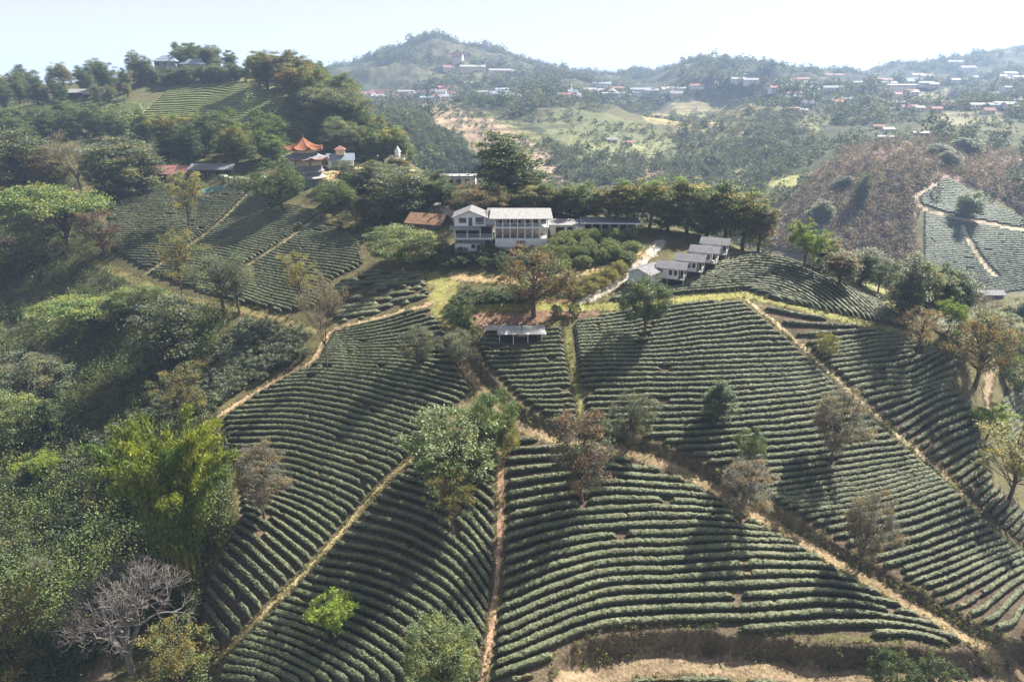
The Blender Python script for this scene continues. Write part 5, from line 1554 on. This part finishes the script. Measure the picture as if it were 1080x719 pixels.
# woods of the far valley sides
Rw=np.random.default_rng(301)
fx_=Rw.uniform(-0.35,0.95,60000); fw_=np.log(Rw.uniform(300**2,1750**2,60000))/2
fy_=np.exp(fw_); fxx=fx_*fy_
den=fbm(fxx/110,fy_/110,3,41)
keep=(den>0.52)|((den>0.46)&(Rw.random(60000)<0.25))|(Rw.random(60000)<0.03)
keep&=~((fy_<480)&(fx_<0.03)&(fx_>-0.4))
keep&=~((fx_<-0.02)&(fy_<430))
fw=np.column_stack([fxx,fy_])[keep]
opens=[ground_poly(p) for p,c in ZONES]
ok=np.ones(len(fw),bool)
prob=Rw.random(len(fw))
for (p,c),g in zip(ZONES,opens):
    lim=0.93 if c[0]>0.16 else 0.9
    if c==(0.20,0.148,0.12): lim=0.9
    ok&=~(in_poly(fw[:,0],fw[:,1],g)&(prob<lim))
fw=fw[ok]
# keep what the ridges do not hide
kk=height(fw[:,0],fw[:,1])/fw[:,1]; ui=np.clip(((fw[:,0]/fw[:,1]-UG[0])/(UG[1]-UG[0])).astype(int),0,NU-1)
run=np.maximum.accumulate(ZZ/YG[:,None],axis=0); wi=np.clip(_wi(fw[:,1]).astype(int)-3,0,NYG-1)
fw=fw[kk+14/fw[:,1]>run[wi,ui]]
fw=fw[Rw.permutation(len(fw))[:8000]]
print("far wood crowns",len(fw))
M_FAR=leaf_mat("far_wood_leaves",(0.070,0.086,0.054),0.3,0.65,0.0,0.2)
sx=Rw.uniform(-0.2,0.7,9000); sy=Rw.uniform(420,1050,9000); sx=sx*sy
ks=(fbm(sx/35,sy/35,3,47)>0.52); SCRUB_GROUPS=[(np.column_stack([sx,sy])[ks],Rw.uniform(1.6,4.5,int(ks.sum())))]
bq=scatter([(802,258),(826,222),(860,182),(900,152),(985,146),(1085,165),(1085,235),(1060,212),(1000,184),(962,204),(966,300),(900,288),(850,272)],4600,310)
BARE_GROUPS=[(bq,Rw.gamma(3,0.9,len(bq)).clip(0.9,5))]
M_BAREWOOD=leaf_mat("leafless_wood",(0.185,0.142,0.122),0.2,0.7,0.0,0.1)
e1=scatter([(398,122),(440,114),(480,150),(525,182),(470,186),(430,170)],330,311); e2=scatter([(700,120),(850,118),(862,165),(800,205),(735,182)],420,312); e3=scatter([(560,150),(640,165),(720,165),(800,205),(800,235),(700,200),(600,195)],420,313)
ee=np.vstack([e1,e2,e3]); nearm=fw[:,1]<720
MID_GROUPS=[(np.vstack([fw[nearm],ee]),np.concatenate([Rw.gamma(4,1.9,int(nearm.sum())).clip(2.5,15),Rw.uniform(3.5,8,len(ee))]))]
fw=fw[~nearm]
rest=np.array([[t[2],t[3],t[4]] for t in REST]) if REST else np.zeros((0,3))
FAR_GROUPS=[(fw,Rw.gamma(5,1.75,len(fw)).clip(3.5,18))]
grow_tea()
mass_object("undergrowth", under, M_UNDER, 135, 0.12, HU, 401, "tangled shrubs and tall weeds covering the left slope and banks", 0.9, True, 0.33)
mass_object("distant_woodland", FAR_GROUPS, M_FAR, 84, 0.19, HU2, 501, "hazy woods on the valley sides and the far ridge", 0.75, False)
mass_object("bare_scrub", BARE_GROUPS, M_BAREWOOD, 50, 0.19, ((1, 1, 1), (1.15, 1.12, 1.15), (0.88, 0.9, 0.88), (0.85, 1.0, 0.75)), 601, "brown leafless scrub covering the slope across the valley", 0.8, False)
mass_object("hillside_scrub", SCRUB_GROUPS, M_FAR, 20, 0.36, HU, 701, "small bushes dotted over the far cultivated slopes", 0.7, False)
mass_object("valley_woodland", MID_GROUPS, M_FAR, 120, 0.16, HU2, 801, "bushy woods on the nearer valley sides", 0.8, False)
if len(rest): mass_object("hillside_trees", [(rest[:, :2], rest[:, 2] * 0.95)], G1, 220, 0.10, HU, 901, "small trees filling the woods of the left hill", 1.0, False)
mass_object("verge_weeds", VERGE_GROUPS, M_WEED, 16, 0.3, ((1, 1, 1), (1.3, 1.15, 0.9), (0.7, 0.85, 0.7)), 950, "weeds and grass tufts along tracks and banks", 0.8, False)
if len(COF_REST): mass_object("coffee_bushes", [(COF_REST, np.full(len(COF_REST), 1.8))], MATS["coffee_leaves"], 90, 0.14, ((1, 1, 1), (0.8, 0.9, 0.9), (1.2, 1.15, 1)), 970, "dark coffee bushes farther up the left slope", 0.9, False)
# ------------------------------------------------------------------ light, sky, air
SUN_AZ, SUN_EL = math.radians(47), math.radians(43)      # azimuth clockwise from straight ahead
w = bpy.data.worlds.new("World"); scene.world = w; w.use_nodes = True
nt = w.node_tree
sky = nt.nodes.new("ShaderNodeTexSky"); sky.sky_type = "NISHITA"
sky.sun_disc = False; sky.sun_elevation = SUN_EL; sky.sun_rotation = SUN_AZ
sky.altitude = 1200; sky.air_density = 0.7; sky.dust_density = 8.0; sky.ozone_density = 1.0
# bright dust haze low over the horizon, all the way round
tc = nt.nodes.new("ShaderNodeTexCoord"); sx = nt.nodes.new("ShaderNodeSeparateXYZ")
nt.links.new(tc.outputs["Generated"], sx.inputs[0])
ab = nt.nodes.new("ShaderNodeMath"); ab.operation = "ABSOLUTE"; nt.links.new(sx.outputs["Z"], ab.inputs[0])
ml = nt.nodes.new("ShaderNodeMath"); ml.operation = "MULTIPLY"; ml.inputs[1].default_value = -2.6; nt.links.new(ab.outputs[0], ml.inputs[0])
ex_ = nt.nodes.new("ShaderNodeMath"); ex_.operation = "EXPONENT"; nt.links.new(ml.outputs[0], ex_.inputs[0])
k8 = nt.nodes.new("ShaderNodeMath"); k8.operation = "MULTIPLY"; k8.inputs[1].default_value = 0.93; nt.links.new(ex_.outputs[0], k8.inputs[0])
mxs = nt.nodes.new("ShaderNodeMix"); mxs.data_type = "RGBA"
nt.links.new(k8.outputs[0], mxs.inputs["Factor"]); nt.links.new(sky.outputs[0], mxs.inputs["A"]); mxs.inputs["B"].default_value = (9.6, 9.5, 9.6, 1)
nt.links.new(mxs.outputs["Result"], nt.nodes["Background"].inputs[0])
nt.nodes["Background"].inputs[1].default_value = 0.035
sd = bpy.data.lights.new("sun", "SUN"); sd.energy = 5.0; sd.angle = math.radians(0.53); sd.color = (1.0, 0.94, 0.85)
so = bpy.data.objects.new("sun", sd); COL.objects.link(so)
to_sun = Vector((math.sin(SUN_AZ) * math.cos(SUN_EL), math.cos(SUN_AZ) * math.cos(SUN_EL), math.sin(SUN_EL)))
so.rotation_euler = to_sun.to_track_quat("Z", "Y").to_euler()
so.location = (60, 80, 200)

HAZE = 0.00022
if HAZE > 0:
    m = bpy.data.materials.new("hazy_air"); m.use_nodes = True
    nt = m.node_tree
    nt.nodes.remove(nt.nodes["Principled BSDF"])
    pv = nt.nodes.new("ShaderNodeVolumePrincipled")
    pv.inputs["Color"].default_value = (0.50, 0.68, 1.0, 1)
    pv.inputs["Density"].default_value = HAZE
    pv.inputs["Anisotropy"].default_value = 0.15
    nt.links.new(pv.outputs[0], nt.nodes["Material Output"].inputs["Volume"])
    x = 7200.0; y0, y1 = -200.0, 5400.0; z0, z1 = float(ZZ.min()) + CZ - 1.0, float(ZZ[YG < 3000].max()) + CZ + 40
    z0 = min(z0, -300.0)
    v = [(-x, y0, z0), (x, y0, z0), (x, y1, z0), (-x, y1, z0), (-x, y0, z1), (x, y0, z1), (x, y1, z1), (-x, y1, z1)]
    f = [(0, 3, 2, 1), (4, 5, 6, 7), (0, 1, 5, 4), (1, 2, 6, 5), (2, 3, 7, 6), (3, 0, 4, 7)]
    ho = link("haze", np_mesh("haze", v, np.array(f), m))
    tag(ho, kind="stuff")

scene.view_settings.view_transform = "Standard"
scene.view_settings.look = "None"
scene.view_settings.exposure = 1.62
scene.view_settings.gamma = 1.0
scene.view_settings.use_curve_mapping = False
scene.render.engine = "CYCLES"
c = scene.cycles
c.use_denoising = True
c.max_bounces = 6; c.diffuse_bounces = 2; c.glossy_bounces = 2; c.transmission_bounces = 3; c.volume_bounces = 1; c.transparent_max_bounces = 4
c.use_adaptive_sampling = True; c.adaptive_threshold = 0.02
